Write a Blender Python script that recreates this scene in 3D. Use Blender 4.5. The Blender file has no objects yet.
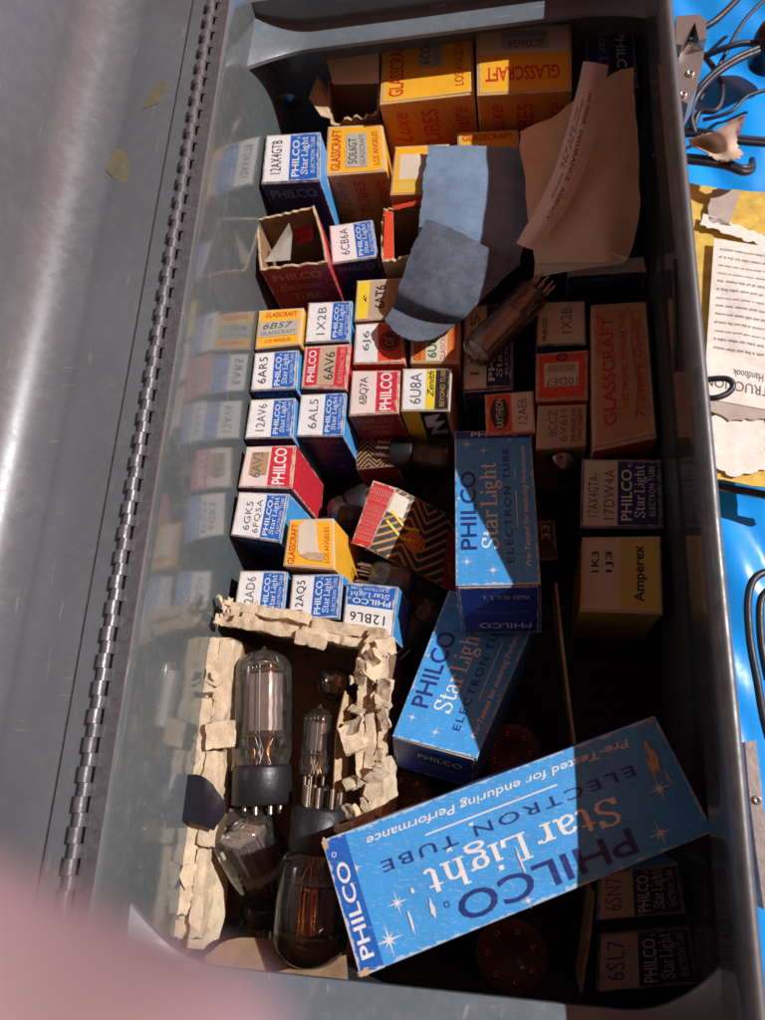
import bpy, bmesh, math, random
from mathutils import Vector, Matrix, noise
R = random.Random(7)
V = Vector
sc = bpy.context.scene
COL = sc.collection
sc.unit_settings.system = 'METRIC'
sc.unit_settings.scale_length = 0.01          # one unit is one centimetre

# ------------------------------------------------------------------ camera geometry
F = 766.0
dy = V((122, -2295, 766)).normalized()
dd = V((150, 264, 766)); dd = (dd - dy*dd.dot(dy)).normalized()
dx = dd.cross(dy).normalized()
CR = V((dx.x, dy.x, -dd.x)); CD = V((dx.y, dy.y, -dd.y)); CF = V((dx.z, dy.z, -dd.z))
CAM = V((0, 0, 36.0))
def P(px, py, z=0.0):
    """point of the place at height z that is seen at photo position px, py"""
    r = CR*(px-382.5) + CD*(py-510.0) + CF*F
    return CAM + r*((z-CAM.z)/r.z)
def PD(px, py, dist):
    r = (CR*(px-382.5) + CD*(py-510.0) + CF*F).normalized()
    return CAM + r*dist

# ------------------------------------------------------------------ materials
def nt(name):
    m = bpy.data.materials.new(name); m.use_nodes = True
    t = m.node_tree; b = t.nodes['Principled BSDF']
    return m, t, b
def N(t, kind, **kw):
    n = t.nodes.new(kind)
    for k, v in kw.items():
        if k in n.inputs.keys(): n.inputs[k].default_value = v
        else: setattr(n, k, v)
    return n
def L(t, a, b): t.links.new(a, b)
def rgba(c): return (c[0], c[1], c[2], 1)
def objcoord(t, scale=1.0):
    tc = N(t, 'ShaderNodeTexCoord'); oi = N(t, 'ShaderNodeObjectInfo')
    mul = N(t, 'ShaderNodeVectorMath', operation='SCALE'); mul.inputs['Scale'].default_value = 60
    cmb = N(t, 'ShaderNodeCombineXYZ')
    for i in range(3): L(t, oi.outputs['Random'], cmb.inputs[i])
    L(t, cmb.outputs[0], mul.inputs[0])
    add = N(t, 'ShaderNodeVectorMath', operation='ADD')
    L(t, tc.outputs['Object'], add.inputs[0]); L(t, mul.outputs[0], add.inputs[1])
    return add.outputs[0]
def noisen(t, vec, scale, detail=4, rough=.6):
    n = N(t, 'ShaderNodeTexNoise'); n.inputs['Scale'].default_value = scale
    n.inputs['Detail'].default_value = detail; n.inputs['Roughness'].default_value = rough
    L(t, vec, n.inputs['Vector']); return n.outputs['Fac']
def mapr(t, val, a, b, c=0., d=1.):
    m = N(t, 'ShaderNodeMapRange'); L(t, val, m.inputs['Value'])
    for k, v in zip(('From Min', 'From Max', 'To Min', 'To Max'), (a, b, c, d)): m.inputs[k].default_value = v
    return m.outputs['Result']
def math2(t, op, a, b):
    m = N(t, 'ShaderNodeMath', operation=op)
    for i, x in enumerate((a, b)):
        if isinstance(x, (int, float)): m.inputs[i].default_value = x
        else: L(t, x, m.inputs[i])
    return m.outputs[0]
def mixc(t, fac, a, b, mode='MIX'):
    m = N(t, 'ShaderNodeMix', data_type='RGBA', blend_type=mode)
    if isinstance(fac, (int, float)): m.inputs['Factor'].default_value = fac
    else: L(t, fac, m.inputs['Factor'])
    for k, x in ((6, a), (7, b)):
        if isinstance(x, tuple): m.inputs[k].default_value = rgba(x)
        else: L(t, x, m.inputs[k])
    return m.outputs[2]
def bump(t, b, h, strength=.2, dist=.05):
    n = N(t, 'ShaderNodeBump'); n.inputs['Strength'].default_value = strength; n.inputs['Distance'].default_value = dist
    L(t, h, n.inputs['Height']); L(t, n.outputs[0], b.inputs['Normal'])

PAPER = (.50, .42, .31)
def mprint(name, col, rough=.42, wear=1.0, dirt=.35, under=PAPER, scuff=.62):
    """printed carton: ink that is rubbed to bare card along edges and in scratches"""
    m, t, b = nt(name)
    ua = N(t, 'ShaderNodeUVMap', uv_map='A'); ub = N(t, 'ShaderNodeUVMap', uv_map='B')
    sa = N(t, 'ShaderNodeSeparateXYZ'); sb = N(t, 'ShaderNodeSeparateXYZ')
    L(t, ua.outputs[0], sa.inputs[0]); L(t, ub.outputs[0], sb.inputs[0])
    d = math2(t, 'MINIMUM', math2(t, 'MINIMUM', sa.outputs[0], sa.outputs[1]), math2(t, 'MINIMUM', sb.outputs[0], sb.outputs[1]))
    vec = objcoord(t)
    n1 = noisen(t, vec, 2.2, 5, .65)
    n2 = noisen(t, vec, 9.0, 3, .6)
    e = math2(t, 'SUBTRACT', d, mapr(t, n1, .40, .74, .0, .15*wear))
    edge = mapr(t, e, .0, .035, 1., 0.)
    st = N(t, 'ShaderNodeMapping'); st.inputs['Scale'].default_value = (1.2, 7, 3); st.inputs['Rotation'].default_value = (.3, .2, .7)
    L(t, vec, st.inputs['Vector'])
    n3 = noisen(t, st.outputs[0], 2.6, 5, .7)
    scr = mapr(t, n3, scuff, scuff+.06, 0., .7*min(1, wear))
    fl = mapr(t, n2, .66, .72, 0., .5*min(1, wear))
    mask = math2(t, 'MAXIMUM', edge, math2(t, 'MAXIMUM', scr, fl))
    n4 = noisen(t, vec, .7, 4, .6)
    base = mixc(t, mapr(t, n4, .3, .75, 0., dirt), col, tuple(c*.62+.01 for c in col))
    c2 = mixc(t, math2(t, 'MULTIPLY', mask, .85), base, under)
    L(t, c2, b.inputs['Base Color'])
    L(t, math2(t, 'ADD', rough, math2(t, 'MULTIPLY', mask, .3)), b.inputs['Roughness'])
    b.inputs['Specular IOR Level'].default_value = .4
    h = math2(t, 'ADD', math2(t, 'MULTIPLY', n1, 1.0), math2(t, 'MULTIPLY', mask, -.25))
    bump(t, b, h, .35, .06)
    return m
def mcard(name, col, rough=.85, fib=14, bstr=.5, var=.45):
    m, t, b = nt(name); vec = objcoord(t)
    n1 = noisen(t, vec, 1.3, 5, .65); n2 = noisen(t, vec, fib, 5, .7)
    c = mixc(t, mapr(t, n1, .3, .72, 0, 1), col, tuple(x*(1-var) for x in col))
    c = mixc(t, mapr(t, n2, .45, .7, 0, .35), c, tuple(x*.55 for x in col))
    L(t, c, b.inputs['Base Color']); b.inputs['Roughness'].default_value = rough
    b.inputs['Specular IOR Level'].default_value = .25
    bump(t, b, n2, bstr, .05); return m
def mplain(name, col, rough=.4, metal=0., var=.3, sc_=3., bstr=.15, spec=.5, coat=0.):
    m, t, b = nt(name); vec = objcoord(t)
    n1 = noisen(t, vec, sc_, 5, .6)
    c = mixc(t, mapr(t, n1, .3, .75, 0, 1), col, tuple(x*(1-var) for x in col))
    L(t, c, b.inputs['Base Color']); b.inputs['Metallic'].default_value = metal
    L(t, mapr(t, n1, .3, .7, rough*.8, min(1, rough*1.25)), b.inputs['Roughness'])
    b.inputs['Specular IOR Level'].default_value = spec
    b.inputs['Coat Weight'].default_value = coat
    bump(t, b, n1, bstr, .05); return m
def mpaint(name, col, rough, spec=.5, coat=0., coatr=.1, scratch=.5, orange=.05, dust=.3):
    """stove enamel on sheet steel: orange peel, dust, fine scratches"""
    m, t, b = nt(name); tc = N(t, 'ShaderNodeTexCoord'); vec = tc.outputs['Object']
    big = noisen(t, vec, .16, 6, .62); fine = noisen(t, vec, 9, 3, .5); mid = noisen(t, vec, 1.6, 7, .72)
    st = N(t, 'ShaderNodeMapping'); st.inputs['Scale'].default_value = (.5, .07, 2.5); st.inputs['Rotation'].default_value = (.5, .35, .5)
    L(t, vec, st.inputs['Vector']); s1 = noisen(t, st.outputs[0], 6, 2, .5)
    st2 = N(t, 'ShaderNodeMapping'); st2.inputs['Scale'].default_value = (.08, .9, .6); st2.inputs['Rotation'].default_value = (.1, .8, -.4)
    L(t, vec, st2.inputs['Vector']); s2 = noisen(t, st2.outputs[0], 7, 2, .5)
    smask = math2(t, 'MAXIMUM', mapr(t, s1, .715, .735, 0, scratch), mapr(t, s2, .715, .73, 0, scratch))
    c = mixc(t, mapr(t, big, .3, .7, 0, 1), col, tuple(x*.78 for x in col))
    c = mixc(t, mapr(t, mid, .5, .8, 0, dust), c, (.30, .27, .23))
    c = mixc(t, smask, c, (.42, .40, .37))
    L(t, c, b.inputs['Base Color'])
    L(t, math2(t, 'ADD', mapr(t, mid, .35, .75, rough*.8, rough*1.5), math2(t, 'MULTIPLY', smask, .2)), b.inputs['Roughness'])
    b.inputs['Specular IOR Level'].default_value = spec
    b.inputs['Coat Weight'].default_value = coat; b.inputs['Coat Roughness'].default_value = coatr
    bump(t, b, math2(t, 'ADD', math2(t, 'MULTIPLY', fine, .5), math2(t, 'MULTIPLY', big, 4.)), orange, .1)
    return m
def mglass(name, tint=(.93, .90, .87), refl=1.0, smoke=.0):
    """thin glass wall: sees through, mirrors at the rim, a little dusty"""
    m = bpy.data.materials.new(name); m.use_nodes = True; t = m.node_tree
    for n in list(t.nodes): t.nodes.remove(n)
    out = N(t, 'ShaderNodeOutputMaterial'); tr = N(t, 'ShaderNodeBsdfTransparent'); tr.inputs[0].default_value = rgba(tint)
    gl = N(t, 'ShaderNodeBsdfGlossy'); gl.inputs['Roughness'].default_value = .06; gl.inputs[0].default_value = (1, 1, 1, 1)
    fr = N(t, 'ShaderNodeFresnel'); fr.inputs[0].default_value = 1.6
    mx = N(t, 'ShaderNodeMixShader'); L(t, math2(t, 'MINIMUM', math2(t, 'MULTIPLY', fr.outputs[0], refl), 1.), mx.inputs[0])
    L(t, tr.outputs[0], mx.inputs[1]); L(t, gl.outputs[0], mx.inputs[2])
    df = N(t, 'ShaderNodeBsdfDiffuse'); df.inputs[0].default_value = (.32, .28, .24, 1)
    vec = objcoord(t); n = noisen(t, vec, 3.5, 7, .75)
    m2 = N(t, 'ShaderNodeMixShader'); L(t, mapr(t, n, .4, .8, .02+smoke, .16+smoke), m2.inputs[0])
    L(t, mx.outputs[0], m2.inputs[1]); L(t, df.outputs[0], m2.inputs[2])
    L(t, m2.outputs[0], out.inputs[0]); return m
def mcloth(name, col, col2):
    m, t, b = nt(name); uv = N(t, 'ShaderNodeUVMap', uv_map='A')
    w1 = N(t, 'ShaderNodeTexWave'); w1.bands_direction = 'DIAGONAL'; w1.inputs['Scale'].default_value = 5.5; w1.inputs['Distortion'].default_value = 1.2
    w1.inputs['Detail'].default_value = 3
    L(t, uv.outputs[0], w1.inputs['Vector'])
    vec = objcoord(t); n1 = noisen(t, vec, 1.1, 6, .7); n2 = noisen(t, vec, 16, 4, .7)
    c = mixc(t, mapr(t, n1, .35, .65, 0, 1), col, col2)
    n3 = noisen(t, vec, 7, 5, .75)
    c = mixc(t, mapr(t, n2, .5, .7, 0, .55), c, tuple(x*.6 for x in col2))
    c = mixc(t, mapr(t, n3, .60, .66, 0, .5), c, tuple(x*1.5+.03 for x in col))
    c = mixc(t, mapr(t, n2, .64, .67, 0, .6), c, (.5, .5, .5))
    c = mixc(t, mapr(t, w1.outputs['Fac'], .3, 1, 0, .25), c, tuple(x*.6 for x in col2))
    L(t, c, b.inputs['Base Color']); b.inputs['Roughness'].default_value = .9; b.inputs['Specular IOR Level'].default_value = .15
    bump(t, b, math2(t, 'ADD', w1.outputs['Fac'], n2), .4, .03); return m

M = {}
def mk(name, f, *a, **k): M[name] = f(name, *a, **k); return M[name]
mk('white', mprint, (.70, .69, .66)); mk('cream', mprint, (.64, .55, .42)); mk('grey_label', mprint, (.42, .40, .33))
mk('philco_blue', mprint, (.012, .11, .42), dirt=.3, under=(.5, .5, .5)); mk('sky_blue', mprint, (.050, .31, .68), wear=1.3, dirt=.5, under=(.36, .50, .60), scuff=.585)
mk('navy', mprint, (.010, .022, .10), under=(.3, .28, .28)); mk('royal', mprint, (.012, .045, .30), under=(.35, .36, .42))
mk('ink_navy', mprint, (.012, .03, .16), wear=.5); mk('ink_black', mprint, (.018, .018, .02), wear=.3); mk('ink_grey', mprint, (.12, .12, .13), wear=.5)
mk('ink_light', mprint, (.62, .62, .62), wear=.5); mk('ink_faint', mprint, (.16, .19, .30), wear=.5)
mk('red', mprint, (.55, .02, .035)); mk('maroon', mprint, (.27, .015, .025)); mk('floor_shade', mplain, (.022, .02, .018), .7); mk('ink_red', mprint, (.55, .03, .02), wear=.5); mk('pink', mprint, (.62, .33, .28)); mk('blush', mprint, (.70, .58, .52))
mk('yellow', mprint, (.80, .40, .02)); mk('orange', mprint, (.62, .20, .025)); mk('ge_red', mprint, (.68, .065, .02))
mk('zenith_yellow', mprint, (.75, .55, .03)); mk('black', mprint, (.015, .014, .016), under=(.25, .2, .15)); mk('gold', mprint, (.45, .22, .06), wear=.4)
mk('amperex', mprint, (.62, .46, .08)); mk('kraft', mprint, (.40, .24, .12)); mk('tan', mprint, (.45, .33, .22)); mk('ink_green', mprint, (.03, .18, .06), wear=.3)
mk('worn_orange', mprint, (.56, .25, .09), wear=1.6, dirt=.7, under=(.50, .40, .30), scuff=.54); mk('scarlet', mprint, (.50, .02, .02))
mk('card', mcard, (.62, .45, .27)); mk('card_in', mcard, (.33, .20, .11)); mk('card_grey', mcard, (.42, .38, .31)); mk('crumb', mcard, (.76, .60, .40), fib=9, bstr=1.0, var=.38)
mk('crumb_dark', mcard, (.42, .24, .12), fib=7, bstr=.9)
mk('bakelite', mplain, (.016, .016, .018), .42, 0, .5, 4, .5); mk('bakelite_brown', mplain, (.13, .06, .04), .45, 0, .3)
mk('plate', mplain, (.22, .20, .19), .4, .6); mk('plate_light', mplain, (.34, .31, .29), .38, .7, .12, 1.5, .03); mk('getter', mplain, (.34, .28, .24), .12, 1., .5, 1.5)
mk('mica', mplain, (.6, .55, .48), .3, 0, .3); mk('pin', mplain, (.55, .45, .33), .3, .9); mk('copper', mplain, (.75, .28, .10), .28, 1.)
mk('glass', mglass); mk('glass_smoke', mglass, (.86, .79, .73), 1.0, .02)
mk('lid_paint', mpaint, (.110, .124, .134), .36, .6, .2, .3, .16, .02, .12)
mk('wall_paint', mpaint, (.105, .128, .13), .15, .7, .6, .045, .35, .05, .22)
mk('flange_paint', mpaint, (.13, .16, .18), .38, .5, 0, .1, .3, .06, .25)
mk('rim_steel', mplain, (.15, .16, .155), .42, .4, .4, 1.5, .2); mk('steel', mplain, (.50, .46, .43), .38, .8, .45, 2.5, .3)
mk('hinge_steel', mplain, (.17, .175, .185), .40, .5, .5, 3.5, .3)
mk('gap_shade', mplain, (.02, .018, .016), .7)  # near-black that paints shade into hinge notches, lid seam and slot
mk('denim', mcloth, (.22, .31, .43), (.17, .24, .34)); mk('denim_back', mcloth, (.13, .155, .20), (.075, .085, .105))
mk('tarp', mplain, (.008, .33, .90), .3, 0, .2, .12, .4, .5); mk('tape', mplain, (.010, .012, .018), .26, 0, .3, 1., .3, .6)
mk('rubber', mplain, (.014, .019, .030), .45, 0, .3); mk('envelope', mcard, (.74, .57, .38), .7, 20, .15, .15)
mk('note_paper', mcard, (.74, .68, .60), .7, 20, .12, .12); mk('book_paper', mcard, (.88, .84, .73), .75, 2.2, .15, .22)
mk('book_yellow', mcard, (.85, .58, .12), .7, 1.2, .2, .45); mk('book_grey', mcard, (.5, .42, .36), .8, 5, .3, .2); mk('scrap', mcard, (.66, .48, .36), .8, 5, .4, .3)
mk('residue', mcard, (.15, .14, .085), .5, 3, .3, .3); mk('skin', mplain, (.40, .275, .265), .55, 0, .35, .9, .4)
mk('dark_plastic', mplain, (.02, .02, .024), .35)

# ------------------------------------------------------------------ mesh building
class MB:
    def __init__(s): s.v = []; s.f = []; s.m = []; s.ua = []; s.ub = []; s.sm = []; s.mats = []
    def mi(s, mat):
        if mat not in s.mats: s.mats.append(mat)
        return s.mats.index(mat)
    def poly(s, pts, mat, ua=None, ub=None, smooth=False):
        i = len(s.v); n = len(pts); s.v += [tuple(p) for p in pts]; s.f.append(list(range(i, i+n)))
        s.m.append(s.mi(mat)); s.sm.append(smooth)
        s.ua.append(ua or [(1, 1)]*n); s.ub.append(ub or [(1, 1)]*n)
    def grid(s, f, ss, ts, mat, uv=None, smooth=True, flip=False):
        base = len(s.v); W = len(ss)
        for tt in ts:
            for q in ss: s.v.append(tuple(f(q, tt)))
        for j in range(len(ts)-1):
            for i in range(W-1):
                idx = [base+j*W+i, base+j*W+i+1, base+(j+1)*W+i+1, base+(j+1)*W+i]
                st = [(ss[i], ts[j]), (ss[i+1], ts[j]), (ss[i+1], ts[j+1]), (ss[i], ts[j+1])]
                if flip: idx.reverse(); st.reverse()
                s.f.append(idx); s.m.append(s.mi(mat)); s.sm.append(smooth)
                if uv: w, h = uv; s.ua.append([(a*w, b*h) for a, b in st]); s.ub.append([((1-a)*w, (1-b)*h) for a, b in st])
                else: s.ua.append([(1, 1)]*4); s.ub.append([(1, 1)]*4)
    def box(s, c, d, mat, rot=None):
        c = V(c); h = [x/2 for x in d]
        cs = [V((x*h[0], y*h[1], z*h[2])) for z in (-1, 1) for y in (-1, 1) for x in (-1, 1)]
        if rot: cs = [rot @ q for q in cs]
        cs = [q+c for q in cs]
        for q in ((0, 2, 3, 1), (4, 5, 7, 6), (0, 1, 5, 4), (1, 3, 7, 5), (3, 2, 6, 7), (2, 0, 4, 6)): s.poly([cs[k] for k in q], mat)
    def lathe(s, prof, mat, seg=28, M4=None, arc=None):
        """prof: list of (radius, z)"""
        def f(a, k):
            r, z = prof[int(k)]; an = a*2*math.pi; p = V((r*math.cos(an), r*math.sin(an), z))
            return M4 @ p if M4 else p
        s.grid(f, [i/seg for i in range(seg+1)], list(range(len(prof))), mat)
    def tube(s, pts, r, mat, seg=10, cap=True, rads=None):
        pts = [V(p) for p in pts]; up = V((.13, .2, 1)).normalized(); rings = []
        for i, p in enumerate(pts):
            t = (pts[min(i+1, len(pts)-1)]-pts[max(i-1, 0)]).normalized()
            u = t.cross(up).normalized(); w = u.cross(t); rr = rads[i] if rads else r
            rings.append([p+u*rr*math.cos(2*math.pi*k/seg)+w*rr*math.sin(2*math.pi*k/seg) for k in range(seg)])
        base = len(s.v)
        for rg in rings: s.v += [tuple(q) for q in rg]
        for i in range(len(rings)-1):
            for k in range(seg):
                a = base+i*seg+k; b_ = base+i*seg+(k+1) % seg
                s.f.append([a, b_, b_+seg, a+seg]); s.m.append(s.mi(mat)); s.sm.append(True); s.ua.append([(1, 1)]*4); s.ub.append([(1, 1)]*4)
        if cap: s.poly(rings[0][::-1], mat); s.poly(rings[-1], mat)
    def build(s, name, parent=None, origin=None):
        me = bpy.data.meshes.new(name)
        o0 = V(origin) if origin is not None else (V(parent['org']) if parent is not None and 'org' in parent else V((0, 0, 0)))
        me.from_pydata([tuple(V(v)-o0) for v in s.v], [], s.f)
        for m in s.mats: me.materials.append(M[m])
        for p, mi, sm in zip(me.polygons, s.m, s.sm): p.material_index = mi; p.use_smooth = sm
        for nm, src in (('A', s.ua), ('B', s.ub)):
            l = me.uv_layers.new(name=nm); flat = [c for fc in src for uv in fc for c in uv]; l.data.foreach_set('uv', flat)
        o = bpy.data.objects.new(name, me); COL.objects.link(o)
        if parent is not None:
            o.parent = parent
        else: o.location = o0
        o['org'] = tuple(o0)
        return o
def thing(name, label, cat, loc, group=None, kind=None):
    o = bpy.data.objects.new(name, None); COL.objects.link(o); o.location = loc; o.empty_display_size = 1
    o['org'] = tuple(loc); tag(o, label, cat, group, kind); return o
def tag(o, label=None, cat=None, group=None, kind=None):
    if label: o['label'] = label
    if cat: o['category'] = cat
    if group: o['group'] = group
    if kind: o['kind'] = kind
    return o

# ------------------------------------------------------------------ lettering
_tc = {}
def glyphs(text, bold=0., shear=0., space=1.0):
    key = (text, bold, shear, space)
    if key in _tc: return _tc[key]
    cu = bpy.data.curves.new('lettering', 'FONT'); cu.body = text; cu.size = 1; cu.offset = bold; cu.shear = shear; cu.space_character = space
    cu.resolution_u = 3
    ob = bpy.data.objects.new('lettering', cu); COL.objects.link(ob)
    bpy.context.view_layer.update()
    me = bpy.data.meshes.new_from_object(ob)
    vs = [(v.co.x, v.co.y) for v in me.vertices]; fs = [list(p.vertices) for p in me.polygons]
    bpy.data.objects.remove(ob); bpy.data.curves.remove(cu); bpy.data.meshes.remove(me)
    x0 = min(v[0] for v in vs); x1 = max(v[0] for v in vs); y0 = min(v[1] for v in vs); y1 = max(v[1] for v in vs)
    r = ([((x-x0)/(x1-x0), (y-y0)/(y1-y0)) for x, y in vs], fs); _tc[key] = r; return r

class Surf:
    """a face: corners BL, BR, TR, TL; a small bulge; e = rounding of its edges"""
    def __init__(s, bl, br, tr, tl, bulge=.02, e=.05):
        s.c = [V(bl), V(br), V(tr), V(tl)]; s.b = bulge; s.e = e
        s.n = ((s.c[1]-s.c[0]).cross(s.c[3]-s.c[0]) + (s.c[3]-s.c[2]).cross(s.c[1]-s.c[2])).normalized()
        s.w = ((s.c[1]-s.c[0]).length+(s.c[2]-s.c[3]).length)/2; s.h = ((s.c[3]-s.c[0]).length+(s.c[2]-s.c[1]).length)/2
    def f(s, a, b):
        p = (s.c[0]*(1-a)+s.c[1]*a)*(1-b) + (s.c[3]*(1-a)+s.c[2]*a)*b
        k = 16*a*(1-a)*b*(1-b)
        return p + s.n*(s.b*k + min(1, k*1.5)*s.b*.9*noise.noise(p*.6))
    def base(s, mb, mat, n=8):
        ea = min(.2, s.e/s.w); eb = min(.2, s.e/s.h)
        na = max(n, int(s.w/.22)); nb = max(n, int(s.h/.22))
        if s.w > 5 and s.h < 3 or s.b == 0: na, nb = min(na, 14), min(nb, 14)
        ss = [0, ea]+[ea+(1-2*ea)*i/na for i in range(1, na)]+[1-ea, 1]; ts = [0, eb]+[eb+(1-2*eb)*i/nb for i in range(1, nb)]+[1-eb, 1]
        ctr = sum(s.c, V())/4
        def f(a, b):
            p = s.f(a, b); d = V()
            u = (s.c[1]-s.c[0]).normalized(); v = (s.c[3]-s.c[0]).normalized(); k = .3*s.e
            if a == 0: d += u*k
            if a == 1: d -= u*k
            if b == 0: d += v*k
            if b == 1: d -= v*k
            if a in (0, 1) or b in (0, 1): d -= s.n*k
            return p+d
        mb.grid(f, ss, ts, mat, uv=(s.w, s.h), smooth=False)
class Print:
    def __init__(s, mb, surf, rot=0, lift=0.): s.mb = mb; s.sf = surf; s.r = rot; s.lift = lift
    def st(s, a, b):
        return {0: (a, b), 90: (1-b, a), 180: (1-a, 1-b), 270: (b, 1-a)}[s.r]
    def pt(s, a, b, eps):
        x, y = s.st(a, b); return s.sf.f(x, y)+s.sf.n*(eps+s.lift)
    def uv(s, pts):
        w, h = getattr(s.sf, 'w', 9), getattr(s.sf, 'h', 9); q = [s.st(*p) for p in pts]
        return [(x*w, y*h) for x, y in q], [((1-x)*w, (1-y)*h) for x, y in q]
    def poly(s, pts, mat, lay=1):
        ua, ub = s.uv(pts); s.mb.poly([s.pt(a, b, .008*lay) for a, b in pts], mat, ua, ub)
    def rect(s, a0, b0, a1, b1, mat, lay=1, n=6):
        for i in range(n):
            for j in range(n):
                x0 = a0+(a1-a0)*i/n; x1 = a0+(a1-a0)*(i+1)/n; y0 = b0+(b1-b0)*j/n; y1 = b0+(b1-b0)*(j+1)/n
                s.poly([(x0, y0), (x1, y0), (x1, y1), (x0, y1)], mat, lay)
    def text(s, txt, a0, b0, a1, b1, mat, lay=2, bold=.0, shear=0., space=1.):
        vs, fs = glyphs(txt, bold, shear, space)
        for f in fs: s.poly([(a0+(a1-a0)*vs[k][0], b0+(b1-b0)*vs[k][1]) for k in f], mat, lay)
    def ring(s, ca, cb, ra, rb, w, mat, lay=2, n=28, full=False):
        for i in range(n):
            t0 = 2*math.pi*i/n; t1 = 2*math.pi*(i+1)/n
            o = [(ca+ra*math.cos(t), cb+rb*math.sin(t)) for t in (t0, t1)]
            k = 0 if full else (1-w)
            q = [(ca+ra*k*math.cos(t), cb+rb*k*math.sin(t)) for t in (t1, t0)]
            s.poly(o+([(ca, cb)] if full else q), mat, lay)
    def star(s, ca, cb, r, mat, asp=1., lay=2, arms=8):
        for i in range(arms):
            t = 2*math.pi*i/arms; rr = r*(1 if i % 2 == 0 else .55); w = .07*r
            s.poly([(ca-w*math.sin(t), cb+w*math.cos(t)*asp), (ca+w*math.sin(t), cb-w*math.cos(t)*asp), (ca+rr*math.cos(t), cb+rr*math.sin(t)*asp)], mat, lay)
    def line(s, pts, w, mat, lay=2):
        """polyline of width w (fraction of a)"""
        asp = s.sf.w/s.sf.h if s.r in (0, 180) else s.sf.h/s.sf.w
        for (x0, y0), (x1, y1) in zip(pts[:-1], pts[1:]):
            dxx = (x1-x0); dyy = (y1-y0)/asp; l = math.hypot(dxx, dyy) or 1; nx = -dyy/l*w/2; ny = dxx/l*w/2*asp
            s.poly([(x0+nx, y0+ny), (x0-nx, y0-ny), (x1-nx, y1-ny), (x1+nx, y1+ny)], mat, lay)

# ------------------------------------------------------------------ what is printed on the ends
def _ell(cx, cy, rx, ry, n=16): return [(cx+rx*math.cos(2*math.pi*k/n), cy+ry*math.sin(2*math.pi*k/n)) for k in range(n+1)]
ROMAN = {'S': (.56, [[(.45, .56), (.41, .66), (.28, .71), (.15, .67), (.09, .55), (.15, .43), (.28, .36), (.41, .28), (.46, .17), (.40, .05), (.26, .0), (.13, .04), (.06, .16)], [(.46, .50), (.455, .70)], [(.055, .01), (.05, .2)]]),
  't': (.36, [[(.16, .64), (.15, .3), (.15, .10), (.2, .02), (.28, .03), (.33, .09)], [(.02, .46), (.32, .46)]]),
  'a': (.52, [[(.36, .34), (.36, .08), (.42, .02), (.49, .05)], [(.08, .37), (.14, .46), (.25, .48), (.34, .43), (.36, .30)], [(.36, .27), (.2, .25), (.08, .17), (.08, .08), (.17, .01), (.28, .04), (.36, .12)]]),
  'r': (.41, [[(.13, .47), (.13, 0)], [(.02, .02), (.26, .02)], [(.02, .45), (.13, .45)], [(.14, .30), (.19, .42), (.28, .47), (.37, .42)], [(.36, .38), (.36, .46)]]),
  'L': (.60, [[(.15, .70), (.15, 0)], [(.03, .69), (.29, .69)], [(.03, .02), (.52, .02)], [(.52, .0), (.55, .2)]]),
  'i': (.28, [[(.14, .47), (.14, 0)], [(.03, .02), (.26, .02)], [(.03, .45), (.14, .45)], [(.14, .60), (.14, .72)]]),
  'g': (.52, [_ell(.22, .33, .14, .14), _ell(.25, -.12, .19, .09), [(.13, .20), (.09, .12), (.14, .05), (.28, .02), (.40, -.03), (.44, -.11)], [(.32, .43), (.47, .46)]]),
  'h': (.57, [[(.13, .72), (.13, 0)], [(.02, .71), (.13, .71)], [(.02, .02), (.25, .02)], [(.14, .34), (.2, .44), (.31, .48), (.40, .43), (.42, .3), (.42, 0)], [(.32, .02), (.54, .02)]]),
  ' ': (.16, [])}
def roman(txt, thick=.105, thin=.045):
    key = ('roman', txt, thick)
    if key in _tc: return _tc[key]
    vs, fs = [], []; x = 0
    for ch in txt:
        adv, strokes = ROMAN[ch]
        for st in strokes:
            nn = len(st); base = len(vs)
            for i, (px, py) in enumerate(st):
                q0 = st[max(i-1, 0)]; q1 = st[min(i+1, nn-1)]
                if st[0] == st[-1] and i in (0, nn-1): q0, q1 = st[-2], st[1]
                ux, uy = q1[0]-q0[0], q1[1]-q0[1]; l = math.hypot(ux, uy) or 1; w = (thin+(thick-thin)*abs(uy)/l)/2
                vs.append((x+px-uy/l*w, py+ux/l*w)); vs.append((x+px+uy/l*w, py-ux/l*w))
            for i in range(nn-1): k = base+2*i; fs.append([k, k+1, k+3, k+2])
        x += adv
    x0 = min(v[0] for v in vs); x1 = max(v[0] for v in vs); y0 = min(v[1] for v in vs); y1 = max(v[1] for v in vs)
    r = ([((u-x0)/(x1-x0), (v-y0)/(y1-y0)) for u, v in vs], fs); _tc[key] = r; return r
def serif_text(p, txt, a0, b0, a1, b1, mat, lay=2, bold=.012):
    vs, fs = roman(txt)
    for k, f in enumerate(fs): p.poly([(a0+(a1-a0)*vs[q][0], b0+(b1-b0)*vs[q][1]) for q in f], mat, lay+.15*(k % 3))
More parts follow.
